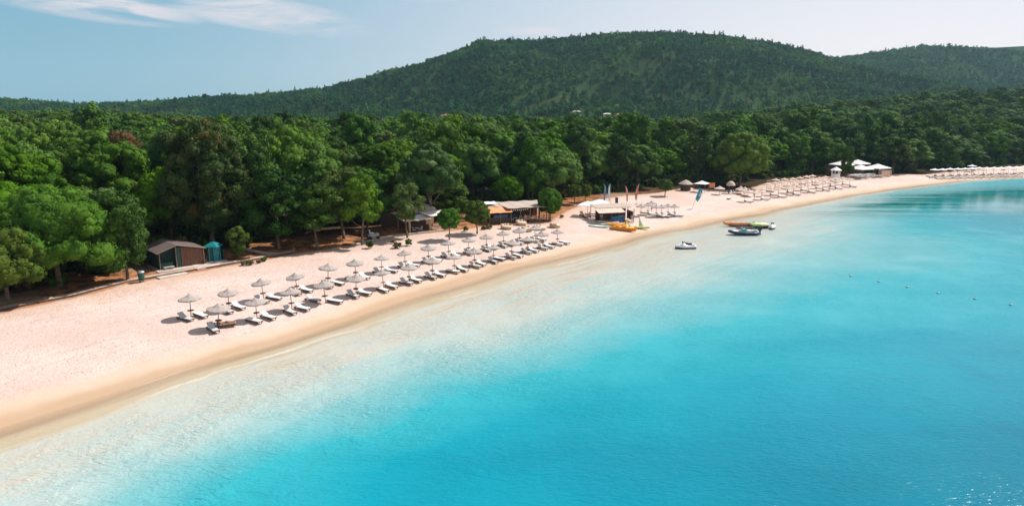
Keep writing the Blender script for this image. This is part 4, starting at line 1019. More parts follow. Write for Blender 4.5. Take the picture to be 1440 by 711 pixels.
mb = MB(); mb.box((W * .35, 4.6, 2.75), (W * .6, 3.0, .12), rx=.08); mb.build('back_roof', M['pale_roof'], bar)
for xx, yy, r_, mt in ((.9, .1, .2, 'wicker'), (W * .58, .1, .24, 'wicker'), (W, .2, .08, 'pole_wood'), (0, 2.5, .08, 'pole_wood'), (W * .5, 3.0, .08, 'pole_wood'), (W, 3.0, .08, 'pole_wood'), (W * .70, 5.6, .1, 'pole_wood')):
    mb = MB(); mb.lathe([(r_, 0), (r_ * .85, .8), (r_, 1.4), (r_ * .8, 2.3), (r_ * .5, 3.0 if yy > 5 else 2.6)], 10, (xx, yy, 0)); mb.build('post', M[mt], bar, True)
mb = MB(); mb.box((W * .5, 2.9, .6), (W * .5, .6, 1.1), bev=.03); mb.build('counter', M['dark_wood'], bar)
mb = MB(); mb.box((W * .72, 1.6, 1.7), (.9, .05, 1.3)); mb.box((W * .62, 1.63, 1.7), (.5, .05, 1.3)); mb.build('curtain', M['tan_cushion'], bar)
mb = MB(); mb.box((W / 2, 8.3, 1.3), (W * 1.1, .1, 2.6)); mb.build('back_wall', M['dark_wood'], bar)
chair0 = None
def make_chair(label):
    e_ = empty('cafe_chair', (0, 0, 0), 0, label, 'chair')
    mb = MB(); mb.box((0, 0, .45), (.5, .5, .07), bev=.02); mb.build('seat', M['white_paint'], e_)
    mb = MB(); mb.box((0, .24, .75), (.5, .05, .5), rx=-.15, bev=.02); mb.build('backrest', M['white_paint'], e_)
    for sx in (-.22, .22):
        for sy in (-.22, .22):
            mb = MB(); mb.tube((sx, sy, 0), (sx * .9, sy * .9, .45), .022, seg=6); mb.build('leg', M['metal'], e_)
    return e_
def make_table(label):
    e_ = empty('cafe_table', (0, 0, 0), 0, label, 'table')
    mb = MB(); mb.lathe([(.02, .70), (.42, .71), (.42, .75), (.02, .76)], 16); mb.build('table_top', M['white_paint'], e_)
    mb = MB(); mb.tube((0, 0, .03), (0, 0, .72), .035); mb.lathe([(.26, 0), (.24, .04), (.04, .06)], 12); mb.build('pedestal', M['metal'], e_)
    return e_
ch0 = make_chair('x'); tb0 = make_table('x'); uc = [False, False]
def local(p, rz, x, y):
    v = Matrix.Rotation(rz, 2) @ Vector((x, y)); return Vector((p.x + v.x, p.y + v.y, p.z))
def put_chair(v, r, label, grp):
    o = ch0 if not uc[0] else copy_tree(ch0); uc[0] = True; o.location = v; o.rotation_euler.z = r; o['label'] = label; o['group'] = grp
def put_table(v, label, grp):
    o = tb0 if not uc[1] else copy_tree(tb0); uc[1] = True; o.location = v; o['label'] = label; o['group'] = grp
for i, (tx, nm) in enumerate(((.32, 'leftmost'), (.74, 'rightmost'))):
    v = local(pl, rz, W * tx, .7); put_table(v, 'small white table, %s of the two under the left bar roof' % nm, 'tables at the beach bars')
    for sx, wd in ((-.62, 'left'), (.62, 'right')):
        put_chair(local(pl, rz, W * tx + sx, .7), rz - math.copysign(math.pi / 2, sx), 'white chair on the %s of the %s table under the left bar roof' % (wd, nm), 'white chairs at the beach bars')
p = at(545, 312); aw = empty('awning', p, .3, 'faded red awning on posts in the shade left of the wicker post bar', 'awning')
mb = MB(); mb.box((0, 0, 2.3), (2.6, 2.0, .08), rx=-.12); mb.build('cover', M['terracotta'], aw)
for sx in (-1.2, 1.2):
    for sy in (-.9, .9):
        mb = MB(); mb.tube((sx, sy, -.1), (sx, sy, 2.25 - sy * .1), .04, seg=6); mb.build('post', M['pole_wood'], aw)

# ------------------------------------------------------------------ pergola bar with the orange awning
pl, pr = at(689, 315.0), at(774, 310.5); W, rz = frame(pl, pr)
bar = empty('pergola_bar', (pl.x, pl.y, pl.z), rz, 'long open beach bar with pale reed pergola roof and orange awning on its left', 'bar')
mb = MB(); sag_roof(mb, W * .28, W + .2, -.3, 6.6, 2.72, .10, t=.10, nx=14, tilt=.28, seed=4); mb.build('reed_roof', M['pale_roof'], bar)
mb = MB(); sag_roof(mb, -.2, W * .30, 2.2, 6.8, 2.75, .1, t=.10, nx=5, tilt=.3, seed=5); mb.build('reed_roof', M['pale_roof'], bar)
mb = MB(); sag_roof(mb, -.5, W * .34, -1.0, 2.2, 2.15, .06, t=.05, nx=6, tilt=.55, seed=6); mb.build('orange_awning', M['orange_cloth'], bar)
mb = MB(); sag_roof(mb, -.5, W * .22, 3.2, 5.4, 3.25, .12, t=.05, nx=5, tilt=.15, seed=7); mb.build('white_cover', M['white_fab'], bar)
for i, xx in enumerate((0.0, .17, .34, .5, .66, .80, .93, 1.0)):
    for yy in (0.0, 3.3, 6.4):
        if yy and i % 2: continue
        mb = MB(); mb.tube((W * xx, yy, -.1), (W * xx, yy, 2.7 + yy * .04 if xx > .3 or yy > 1 else 2.3), .08 if i < 6 else .11, seg=8); mb.build('post', M['red_wood' if i > 5 else 'pole_wood'], bar)
mb = MB(); mb.box((W * .17, .25, .55), (W * .30, .5, 1.1), bev=.02); mb.build('counter', M['dark_wood'], bar)
mb = MB(); mb.box((W * .17, .0, 1.35), (W * .22, .05, .5)); mb.build('blue_panel', M['blue_panel'], bar)
mb = MB(); mb.box((W * .42, 3.0, .55), (W * .3, .6, 1.1), bev=.02); mb.build('counter', M['teal_dark'], bar)
mb = MB(); mb.box((W * .5, 6.7, 1.25), (W, .1, 2.5)); mb.build('back_wall', M['dark_wood'], bar)
for k in range(9):
    mb = MB(); mb.ball((W * (.34 + .033 * k), -.2, 2.42 - .08 * math.sin(k * .39)), (.11, .11, .15), 1); mb.build('lantern', M['white_fab'], bar, True)
mb = MB(); mb.path([(W * .32, -.2, 2.6), (W * .46, -.2, 2.46), (W * .64, -.2, 2.6)], .02, 5); mb.build('cord', M['black'], bar)
for k in range(7):
    mb = MB(); mb.box((W * (.56 + .065 * k), -.05, .95), (.05, .05, .95)); mb.build('rail_post', M['pole_wood'], bar)
mb = MB(); mb.box((W * .77, -.05, .95), (W * .46, .06, .06)); mb.box((W * .77, -.05, .5), (W * .46, .05, .05)); mb.build('rail', M['pole_wood'], bar)
for i, (tx, ty) in enumerate(((.44, .9), (.60, 1.0), (.72, .9), (.86, 1.1), (.66, 2.4))):
    v = local(pl, rz, W * tx, ty); put_table(v, 'white table under the pergola roof, %s from its left end' % ORD[i], 'tables at the beach bars')
    for sx, wd in ((-.62, 'left'), (.62, 'right')):
        put_chair(local(pl, rz, W * tx + sx, ty), rz - math.copysign(math.pi / 2, sx), 'white chair on the %s of the %s table under the pergola roof' % (wd, ORD[i]), 'white chairs at the beach bars')
# sheds in the shade behind the bars
p = at(682, 281); sh = empty('store_shed', p, .15, 'dark red store shed with brown gable roof in the shade above the orange awning', 'shed', None, .8)
mb = MB(); mb.box((0, 1.5, 1.3), (3.2, 3.0, 2.6)); mb.build('wall', M['red_wood'], sh)
mb = MB(); roofplane(mb, -2.0, 2.4, 0, 3.3, -.4, 3.4); roofplane(mb, .004, 3.3, 2.0, 2.4, -.4, 3.4); mb.build('roof', M['roof_brown'], sh)

# round wicker daybeds in front of the pergola bar
def daybed(label):
    e_ = empty('wicker_daybed', (0, 0, 0), 0, label, 'daybed', 'round wicker daybeds in front of the pergola bar')
    mb = MB(); mb.lathe([(.85, .06), (1.0, .12), (1.02, .36), (.95, .40)], 18); mb.build('base', M['wicker'], e_)
    mb = MB(); mb.lathe([(.93, .40), (.95, .47), (.88, .54), (.1, .56)], 18); mb.build('mattress', M['tan_cushion'], e_, True)
    mb = MB()
    ring = []
    for j in range(9):
        a = math.pi * j / 8; ring.append([(1.0 * math.cos(a), 1.0 * math.sin(a), .38), (.88 * math.cos(a), .88 * math.sin(a), .38), (.90 * math.cos(a), .90 * math.sin(a), .82), (1.0 * math.cos(a), 1.0 * math.sin(a), .82)])
    mb.loft(ring); mb.build('backrest', M['wicker'], e_)
    for k, a in enumerate((.7, 1.6, 2.5)):
        mb = MB(); mb.ball((.62 * math.cos(a), .62 * math.sin(a), .68), (.24, .14, .16), 2, rz=a + math.pi / 2); mb.build('pillow', M[['white_fab', 'tan_cushion', 'white_fab'][k]], e_, True)
    return e_
db = daybed('x')
for i, (x_, y_, lab) in enumerate(((712, 321.5, 'leftmost round wicker daybed on the sand below the awning post'), (733, 316, 'round wicker daybed nearest to the pergola rail'), (741, 325, 'round wicker daybed lowest of the five just behind the parasols'), (760, 323, 'round wicker daybed second from the right on the sand'), (780.5, 319.5, 'rightmost round wicker daybed on open sand'))):
    o = db if i == 0 else copy_tree(db); o.location = at(x_, y_); o.rotation_euler.z = .4 + .35 * i; o['label'] = lab
person(at(739, 314.5), .4, 'stand', 'cloth_red', 'cloth_navy', 'person in red top standing by the daybed nearest the pergola rail')

# ------------------------------------------------------------------ square white parasols and the water sports kiosk
for i, (x_, y_, lab) in enumerate(((826, 303.5, 'large square white parasol on the left beside the water sports kiosk'), (843, 300.5, 'large square white parasol on the right touching the kiosk roof'))):
    e_ = empty('square_parasol', at(x_, y_), .5 + .3 * i, lab, 'parasol', 'square white parasols by the kiosk')
    mb = MB(); mb.tube((0, 0, -.1), (0, 0, 2.95), .045); mb.build('pole', M['metal'], e_)
    mb = MB(); mb.lathe([(2.45, 2.12), (2.5, 2.22), (1.2, 2.62), (.02, 2.98)], 4); mb.build('canopy', M['white_fab'], e_)
    mb = MB(); mb.box((0, 0, .06), (.7, .7, .12), bev=.02); mb.build('base', M['concrete'], e_)
DK = [make_lounger('x', 45, 'tan_cushion')]
for i, (x_, y_, r_, lab) in enumerate(((819, 304.5, .4, 'pink tan deck chair leftmost under the white parasols'), (825, 307, .8, 'pink tan deck chair in the middle under the white parasols'), (832, 305.5, 1.2, 'pink tan deck chair rightmost under the white parasols'))):
    o = DK[0] if i == 0 else copy_tree(DK[0]); o.name = 'deck_chair'; o['category'] = 'deck chair'; o.location = at(x_, y_); o.rotation_euler.z = r_; o['label'] = lab; o['group'] = 'deck chairs beside the kiosk'; o.scale = (1, .75, 1.2)
pl, pr = at(843, 314), at(891, 312.5); W, rz = frame(pl, pr)
k_ = empty('water_sports_kiosk', (pl.x, pl.y, pl.z), rz, 'open wooden water sports kiosk with flat pale roof and blue counter panel', 'kiosk')
mb = MB(); sag_roof(mb, .2, W + .2, 1.6, 5.4, 2.55, .04, t=.10, nx=8, tilt=.25, seed=8); mb.build('roof', M['pale_roof'], k_)
mb = MB(); sag_roof(mb, -.4, W * .72, -.6, 1.6, 1.98, .04, t=.06, nx=6, tilt=.52, seed=9); mb.build('canvas_porch_roof', M['pink_roof'], k_)
for xx in (0.05, .35, .70, 1.0):
    for yy in (0.0, 2.6, 5.2):
        mb = MB(); mb.tube((W * xx, yy, -.1), (W * xx, yy, (2.0 if yy < 1 and xx < .8 else 2.5) + .04 * yy), .06, seg=6); mb.build('post', M['dark_wood'], k_)
mb = MB(); mb.box((W * .55, .5, .6), (W * .42, .5, 1.1), bev=.02); mb.build('counter', M['blue_panel'], k_)
mb = MB(); mb.box((W * .5, 2.9, 1.15), (W * .9, .1, 2.1)); mb.box((W * .98, 1.4, 1.1), (.08, 2.6, 1.7)); mb.build('back_wall', M['dark_wood'], k_)
mb = MB(); mb.box((W * .2, 1.2, 1.0), (.9, .7, .7), bev=.05); mb.build('locker', M['black'], k_)
person(at(845.5, 313), .2, 'stand', 'shirt_white', 'cloth_navy', 'person in white shirt standing at the left end of the kiosk')
person(at(888.5, 314.5), -.6, 'stand', 'shirt_white', 'shirt_white', 'person all in white standing at the right end of the kiosk')
person(at(1060, 276.5), .4, 'stand', 'cloth_navy', 'cloth_navy', 'person in dark clothes standing at the near end of the straw parasol rows')
# feather flags
def feather(px, py, h, mat, lean, label, curl=.6, wide=.48, flip=1):
    e_ = empty('feather_flag', at(px, py), .15, label, 'flag', 'feather flags behind the kiosk')
    pts = []
    for i in range(15):
        u = i / 14; pts.append(Vector((lean * u ** 1.5 * h * .2 + flip * curl * max(0, u - .75) ** 2 * 6 * .6, 0, h * (u - .35 * max(0, u - .8) ** 1.5))))
    mb = MB(); mb.path(pts, [.035 - .022 * i / 14 for i in range(15)], 6); mb.box((0, 0, .04), (.5, .5, .08)); mb.build('pole', M['metal'], e_)
    mb = MB(); rings = []
    for i in range(3, 15):
        u = (i - 3) / 11; w_ = wide * (math.sin(math.pi * (.12 + .80 * u)) ** .6) * (1 - .2 * u); p0 = pts[i]
        a = p0 + Vector((0, 0, 0)); b = p0 + Vector((flip * -w_ if flip > 0 else w_, .10 * math.sin(i * 1.3), -.15))
        m_ = (a + b) / 2 + Vector((0, .09 * math.sin(i * .9 + 1), 0)); t = Vector((0, .012, 0))
        rings.append([a - t, m_ - t, b - t, b + t, m_ + t, a + t])
    mb.loft(rings); mb.build('flag_cloth', M[mat], e_, True)
    return e_
feather(848.5, 288, 4.7, 'flag_blue', .2, 'blue feather flag, leftmost of the four behind the kiosk', flip=-1)
feather(858, 288, 4.8, 'flag_white', -.2, 'white and pale blue feather flag beside the blue one', flip=1)
feather(881, 288.5, 4.5, 'flag_orange', -.4, 'orange feather flag between the white flag and the red flag', flip=-1)
feather(895, 287, 4.7, 'flag_red', .5, 'red pointed feather flag, rightmost of the four behind the kiosk', curl=.1, wide=.6, flip=1)
p = at(867, 288); sb = empty('sign_board', p, .5, 'black leaning sign board on the sand between the white and orange flags', 'sign')
mb = MB(); mb.box((0, 0, .85), (.8, .05, 1.6), rx=-.25, ry=.15, bev=.01); mb.build('board', M['black'], sb)
mb = MB(); mb.path([(0, .35, .02), (0, -.05, 1.4)], .025); mb.build('strut', M['dark_wood'], sb)

# boards and pedal boats on the sand
def hull_rings(L_, w_, h_, n=14, rock=.12, z=0.0, pw=.55, flat_top=True):
    rings = []
    for i in range(n + 1):
        u = i / n; k = max(.02, math.sin(math.pi * min(.999, max(.001, u)))) ** pw; zz = z + rock * (2 * u - 1) ** 2
        x_ = (u - .5) * L_; ww = w_ * k / 2
        rings.append([(x_, -ww, zz + h_), (x_, -ww * .8, zz + h_ * .35), (x_, 0, zz), (x_, ww * .8, zz + h_ * .35), (x_, ww, zz + h_), (x_, 0, zz + h_ * (1.0 if flat_top else 1.25))])
    return rings
def board(px, py, rzz, L_, w_, mat, lab, name='paddle_board', cat='paddle board', h=.14):
    mb = MB(); mb.loft(hull_rings(L_, w_, h, rock=.07)); e_ = empty(name, at(px, py, .03), rzz, lab, cat, 'boards on the sand'); mb.build('hull', M[mat], e_, True)
    mb = MB(); mb.box((0, 0, h + .02), (L_ * .38, w_ * .6, .012)); mb.build('deck_pad', M['white_fab'], e_)
    mb = MB(); mb.loft([[(-L_ * .42, -.01, .02), (-L_ * .42, .01, .02), (-L_ * .36, .01, .02), (-L_ * .36, -.01, .02)], [(-L_ * .45, -.008, .3), (-L_ * .45, .008, .3), (-L_ * .43, .008, .3), (-L_ * .43, -.008, .3)]]); mb.build('fin', M['black'], e_)
board(842.5, 319.3, -.28, 4.0, .95, 'turq', 'turquoise paddle board lying leftmost on the sand before the kiosk')
board(850, 316.2, -.22, 3.6, .85, 'lime', 'lime green paddle board behind the turquoise one')
def kayak(px, py, rzz, mat, seatm, lab, L_=3.8):
    e_ = empty('kayak', at(px, py, .02), rzz, lab, 'kayak', 'kayaks on the sand')
    mb = MB(); mb.loft(hull_rings(L_, .85, .34, rock=.16)); mb.build('hull', M[mat], e_, True)
    for sx in (-.45, .65):
        mb = MB(); mb.box((sx, 0, .36), (.45, .5, .06), bev=.02); mb.box((sx - .25, 0, .5), (.06, .45, .3), ry=-.2, bev=.02); mb.build('seat', M[seatm], e_)
kayak(856, 314.5, -.25, 'gel_white', 'orange', 'white kayak with orange seats against the kiosk counter')
kayak(899, 321.6, -.3, 'lime', 'yellow', 'yellow green kayak rightmost on the sand')
kayak(866, 317.5, -.35, 'yellow', 'orange', 'yellow kayak behind the orange pedal boat')
p = at(876.5, 323.5); pb = empty('pedal_boat', (p.x, p.y, p.z), -.38, 'orange and yellow pedal boat with twin hulls in front of the kiosk', 'pedal boat')
for sy in (-.62, .62):
    mb = MB(); R_ = hull_rings(4.8, .62, .5, rock=.12, pw=.4); R_ = [[(x_, y_ + sy, z_) for x_, y_, z_ in r] for r in R_]; mb.loft(R_); mb.build('hull', M['orange'], pb, True)
mb = MB(); mb.box((.1, 0, .56), (3.6, 1.5, .1), bev=.04); mb.build('deck', M['yellow'], pb)
for sx in (-.9, .3):
    for sy in (-.38, .38):
        mb = MB(); mb.box((sx, sy, .72), (.55, .55, .2), bev=.06); mb.box((sx - .3, sy, 1.0), (.12, .55, .5), ry=-.2, bev=.04); mb.build('seat', M['orange'], pb)
mb = MB(); mb.path([(1.0, 0, .6), (1.15, 0, 1.0), (1.0, -.15, 1.05)], .03); mb.build('steering_lever', M['black'], pb)
for sy in (-.35, .35):
    mb = MB(); mb.tube((1.0, sy - .2, .75), (1.0, sy + .2, .75), .03, seg=6); mb.build('pedal', M['black'], pb)
p = at(882, 319); e_ = empty('water_slide', (p.x, p.y, p.z), .8, 'yellow plastic slide piece standing upright behind the pedal boat', 'slide')
mb = MB(); mb.loft([[(-.3, -.05 + .9 * u * u, 1.5 - 1.5 * u), (.3, -.05 + .9 * u * u, 1.5 - 1.5 * u), (.3, .0 + .9 * u * u, 1.62 - 1.5 * u), (.24, .02 + .9 * u * u, 1.55 - 1.5 * u), (-.24, .02 + .9 * u * u, 1.55 - 1.5 * u), (-.3, 0 + .9 * u * u, 1.62 - 1.5 * u)] for u in [i / 8 for i in range(9)]]); mb.build('chute', M['yellow'], e_)
mb = MB(); mb.path([(0, -.4, 0), (0, 0, 1.45)], .03); mb.build('ladder', M['metal'], e_)
p = at(898.5, 320.5); e_ = empty('windsurf_sail', (p.x, p.y, p.z), .2, 'small mint green sail standing upright at the right of the boards', 'sail')
mb = MB(); mb.tube((0, 0, 0), (-.05, 0, 2.1), .03, .015); mb.build('mast', M['metal'], e_)
mb = MB(); mb.loft([[(0, -.008, .15 + 1.9 * u), (.05 + .85 * (1 - u) ** 1.2, .06 * math.sin(3 * u), .2 + 1.8 * u), (.05 + .85 * (1 - u) ** 1.2, .06 * math.sin(3 * u) + .01, .2 + 1.8 * u), (0, .008, .15 + 1.9 * u)] for u in [i / 8 for i in range(9)]]); mb.build('sail_cloth', M['mint'], e_)

# ------------------------------------------------------------------ middle parasols, right of the kiosk
MIDP = [(901, 303.5), (911, 301.5), (916, 298.5), (922.5, 304.5), (930, 304.5), (939, 303), (948, 303.5)]
for i, (x_, y_) in enumerate(MIDP):
    o = copy_tree(par0); p = at(x_, y_); o.location = p; o.scale = (.95, .95, .95); o.rotation_euler = (0, 0, .3 * i)
    o['label'] = 'grey thatched parasol right of the kiosk, %s of seven from the left' % ORD[i]; o['group'] = 'thatched parasols right of the kiosk'
    if i in (1, 3, 4, 5, 6):
        sw = seaward(p.x, p.y); q = Vector((p.x, p.y)) + sw * 1.0; put_lounger(i % 2, q.x, q.y, math.atan2(sw.y, sw.x) + math.pi / 2, 'lounger seaward of the %s parasol right of the kiosk' % ORD[i], 'loungers right of the kiosk')

# ------------------------------------------------------------------ turquoise leaning flag and the corner below the big domed pine
p = at(973, 293); fl = empty('beach_flag', (p.x, p.y, p.z), 0, 'turquoise and white flag on a thin pole leaning right on open sand', 'flag', None, .85)
mb = MB(); tp = Vector((1.75, .3, 5.3)); mb.path([Vector((0, 0, -.3)), tp * .5, tp], [.045, .035, .02]); mb.build('pole', M['metal'], fl)
mb = MB(); rings = []
for i in range(9):
    u = i / 8; a = tp.lerp(tp * .45, u); w_ = .25 + .75 * math.sin(math.pi * min(1, .25 + .6 * u)); b = a + Vector((w_, .15 * math.sin(4 * u), -.7)); m_ = (a + b) / 2 + Vector((0, .2 * math.sin(5 * u), -.1)); t = Vector((0, .012, 0)); rings.append([a - t, m_ - t, b - t, b + t, m_ + t, a + t])
mb.loft(rings); cl_ = mb.build('flag_cloth', M['flag_turq'], fl, True)
mb = MB(); mb.loft([[(r[1] + Vector((0, -.03, .15))), (r[2] + Vector((0, -.03, .1))), (r[2] + Vector((0, .03, .1))), (r[1] + Vector((0, .03, .15)))] for r in rings[2:6]]); mb.build('white_band', M['flag_white'], cl_, True)
p = at(986, 270); cn = empty('shade_canopy', (p.x, p.y, p.z), .2, 'small white peaked canopy on posts behind the turquoise flag', 'canopy')
mb = MB(); mb.lathe([(2.2, 2.1), (2.25, 2.2), (.9, 2.55), (.02, 2.9)], 4); mb.build('cover', M['white_fab'], cn)
for a in range(4):
    mb = MB(); x_, y_ = 1.95 * math.cos(a * math.pi / 2), 1.95 * math.sin(a * math.pi / 2); mb.tube((x_, y_, -.1), (x_, y_, 2.2), .04, seg=6); mb.build('post', M['pole_wood'], cn)
p = at(964, 268); o = empty('straw_hut', (p.x, p.y, p.z), .2, 'low straw roofed hut at the forest edge left of the white canopy', 'hut')
mb = MB(); mb.lathe([(1.9, 1.7), (1.8, 1.8), (.9, 2.4), (.05, 2.8)], 10); mb.build('roof', M['pale_roof'], o)
mb = MB(); mb.lathe([(1.3, 0), (1.3, 1.8)], 10); mb.build('wall', M['dark_wood'], o)
p = at(1001, 268.5); o = empty('wooden_sign', (p.x, p.y, p.z), .1, 'square orange brown wooden sign board under the trees left of the cream parasol', 'sign')
mb = MB(); mb.box((0, 0, 1.45), (1.4, .08, 1.2), bev=.01); mb.build('board', M['orange_cloth'], o)
for z_ in (1.1, 1.45, 1.8):
    mb = MB(); mb.box((0, -.05, z_), (1.1, .02, .06)); mb.build('batten', M['dark_wood'], o)
for sx in (-.6, .6):
    mb = MB(); mb.tube((sx, .08, -.1), (sx, .08, 2.1), .05); mb.build('post', M['dark_wood'], o)
cp = make_parasol('cream cone parasol in the shade between the orange sign and the straw hut', 'thatch_gold', 1.35, 2.1, .6, False); cp.location = at(1011.5, 273.5)
p = at(1027, 271.5); o = empty('straw_hut', (p.x, p.y, p.z), 0, 'small round straw roof on a thick dark post with white seats', 'hut')
mb = MB(); mb.lathe([(1.15, 1.9), (1.1, 2.05), (.85, 2.6), (.35, 2.95), (.03, 3.05)], 12); mb.build('roof', M['thatch_gold'], o, True)
mb = MB(); mb.tube((-.4, 0, -.1), (-.4, 0, 2.1), .15); mb.tube((.6, .3, -.1), (.6, .3, 2.0), .08); mb.build('post', M['dark_wood'], o)
for i, (x_, y_) in enumerate(((1029, 273), (1033, 272.5))):
    put_chair(at(x_, y_), .5 + i, 'white chair, %s of the two beside the small straw roof' % ['left', 'right'][i], 'white chairs at the beach bars')
for i, (x_, y_, s_) in enumerate(((1041, 272, 1.1), (1047, 273.5, 1.3), (1052, 276, 1.1))):
    o = make_parasol('folded golden straw parasol, %s of three beside the dark clothed person' % ORD[i], 'thatch_gold', 1.25 * s_, 1.9, .9, False); o.location = at(x_, y_); o['group'] = 'low straw parasols under the domed pine'
p = at(1025, 280); sw = seaward(p.x, p.y); put_lounger(2, p.x, p.y, math.atan2(sw.y, sw.x) + .3, 'white lounger lying crosswise alone on sand below the small straw roof', 'loungers right of the kiosk')
# low rail
P = resample([at(x, y) for x, y in ((1078, 258.5), (1100, 256.5), (1125, 255))], 2.2); mb = MB()
rail = empty('wooden_rail', at(1078, 258.5), 0, 'low pale wooden rail at the forest edge behind the straw parasols', 'rail'); o3 = rail.location
zz = [Vector((q.x, q.y, gz(q.x, q.y))) - o3 for q in P]
for q in zz:
    m2 = MB(); m2.box(q + Vector((0, 0, .4)), (.1, .1, .9)); m2.build('post', M['pole_wood'], rail)
mb.path([q + Vector((0, 0, .85)) for q in zz], .06); mb.path([q + Vector((0, 0, .45)) for q in zz], .05); mb.build('bar', M['tan_cushion'], rail)

# ------------------------------------------------------------------ far straw parasols in four rows
gp = make_parasol('x', 'thatch_gold', 1.08, 2.3, .42, False); uf = False
ROWS = [((1047, 284), (1193, 262.5), 15), ((1072, 276), (1184, 259.6), 12), ((1078, 269.5), (1160, 258.0), 9), ((1092, 263.5), (1143, 256.5), 6)]
ROWN = ['front', 'second', 'third', 'back']
for r_, (a, b, n) in enumerate(ROWS):
    A = at(*a); B = at(*b)
    for i in range(n):
        u = i / (n - 1); x_ = A.x + (B.x - A.x) * u + rr.uniform(-.3, .3); y_ = A.y + (B.y - A.y) * u + rr.uniform(-.3, .3)
        o = gp if not uf else copy_tree(gp); uf = True; o.location = (x_, y_, gz(x_, y_)); o.rotation_euler.z = rr.uniform(0, 1); s_ = rr.uniform(.92, 1.05); o.scale = (s_,) * 3
        o['label'] = 'golden straw parasol, %s from the left in the %s of the four far rows' % (ORD[i], ROWN[r_]); o['group'] = 'golden straw parasols in four far rows'
        if (i + r_) % 2: continue
        sw = seaward(x_, y_); q = Vector((x_, y_)) + sw * .9
        put_lounger(rr.choice([0, 1]), q.x, q.y, math.atan2(sw.y, sw.x) + math.pi / 2, 'lounger under the %s golden parasol of the %s far row' % (ORD[i], ROWN[r_]), 'loungers under the golden straw parasols')

# ------------------------------------------------------------------ white tower and marquee
p = at(1174, 256.0); tw = empty('white_tower', (p.x, p.y, p.z), .2, 'white eight sided wooden tower with dark openings and pointed roof', 'tower', None, 1.05)
mb = MB(); mb.lathe([(1.25, 0), (1.12, 2.2), (1.16, 2.25), (1.16, 2.32), (1.0, 2.34)], 8); mb.build('body', M['white_paint'], tw)
for k in range(8):
    a = 2 * math.pi * k / 8; mb = MB(); mb.box((1.05 * math.cos(a), 1.05 * math.sin(a), 2.8), (.16, .16, 1.0), rz=a); mb.build('post', M['white_paint'], tw)
mb = MB(); mb.lathe([(.88, 2.34), (.88, 3.2)], 8); mb.build('dark_opening', M['glass_dark'], tw)
mb = MB(); mb.lathe([(1.5, 3.2), (1.5, 3.32), (.6, 3.85), (.08, 4.15), (.06, 4.4)], 8); mb.build('roof', M['white_paint'], tw)
pl, pr = at(1203, 250.5), at(1249, 248); W, rz = frame(pl, pr)
mq = empty('marquee', (pl.x, pl.y, pl.z), rz, 'white peaked marquee of four tent roofs with tan side panel', 'marquee')
for (cx, cy, hw, h_, lab) in ((W * .26, 1.6, 2.7, 3.0, ''), (W * .78, 1.6, 2.75, 3.05, ''), (W * .16, 7.4, 2.7, 3.9, ''), (W * .66, 7.6, 2.7, 4.0, '')):
    mb = MB(); r_ = hw * 1.414; rings = []
    for rr_, z_ in ((r_, h_ - .55), (r_ * 1.01, h_ - .35), (r_ * .55, h_ + .12), (r_ * .2, h_ + .55), (.03, h_ + .85)):
        rings.append([(cx + rr_ * math.cos(math.pi / 4 + k * math.pi / 2), cy + rr_ * math.sin(math.pi / 4 + k * math.pi / 2), z_) for k in range(4)])
    mb.loft(rings); mb.build('tent_roof', M['white_fab'], mq)
    for sx in (-1, 1):
        for sy in (-1, 1):
            mb = MB(); mb.tube((cx + sx * hw * .96, cy + sy * hw * .96, -.1), (cx + sx * hw * .96, cy + sy * hw * .96, h_ - .4), .06, seg=6); mb.build('post', M['pole_wood'], mq)
mb = MB(); mb.box((W * .86, -.6, 1.0), (3.8, .08, 1.7)); mb.box((W * 1.04, 1.6, 1.0), (.08, 4.4, 1.7)); mb.build('side_panel', M['tan_cushion'], mq)
mb = MB(); mb.box((W * .4, .6, .55), (W * .42, .7, 1.1), bev=.03); mb.build('counter', M['white_paint'], mq)
mb = MB(); mb.box((W * .5, 10.8, 1.3), (W * 1.1, .1, 2.6)); mb.build('back_wall', M['dark_wood'], mq)
for i in range(4):
    v = local(pl, rz, W * (.05 + .2 * i), -1.6); put_table(v, 'white table in front of the marquee, %s from the left' % ORD[i], 'tables at the beach bars')
    put_chair(local(pl, rz, W * (.05 + .2 * i) - .7, -1.6), rz - 1.57 + math.pi, 'white chair at the %s table in front of the marquee' % ORD[i], 'white chairs at the beach bars')
p = at(1205, 252.2); o = empty('shade_canopy', (p.x, p.y, p.z), rz, 'low grey flat canopy in front of the marquee on its left', 'canopy')
mb = MB(); sag_roof(mb, -2.8, 2.6, -1.0, 1.2, 1.35, .06, tilt=.1); mb.build('cover', M['hull_grey'], o)
for sx in (-2.6, 2.4):
    for sy in (-.9, 1.1):
        mb = MB(); mb.tube((sx, sy, -.1), (sx, sy, 1.35), .05, seg=6); mb.build('post', M['pole_wood'], o)

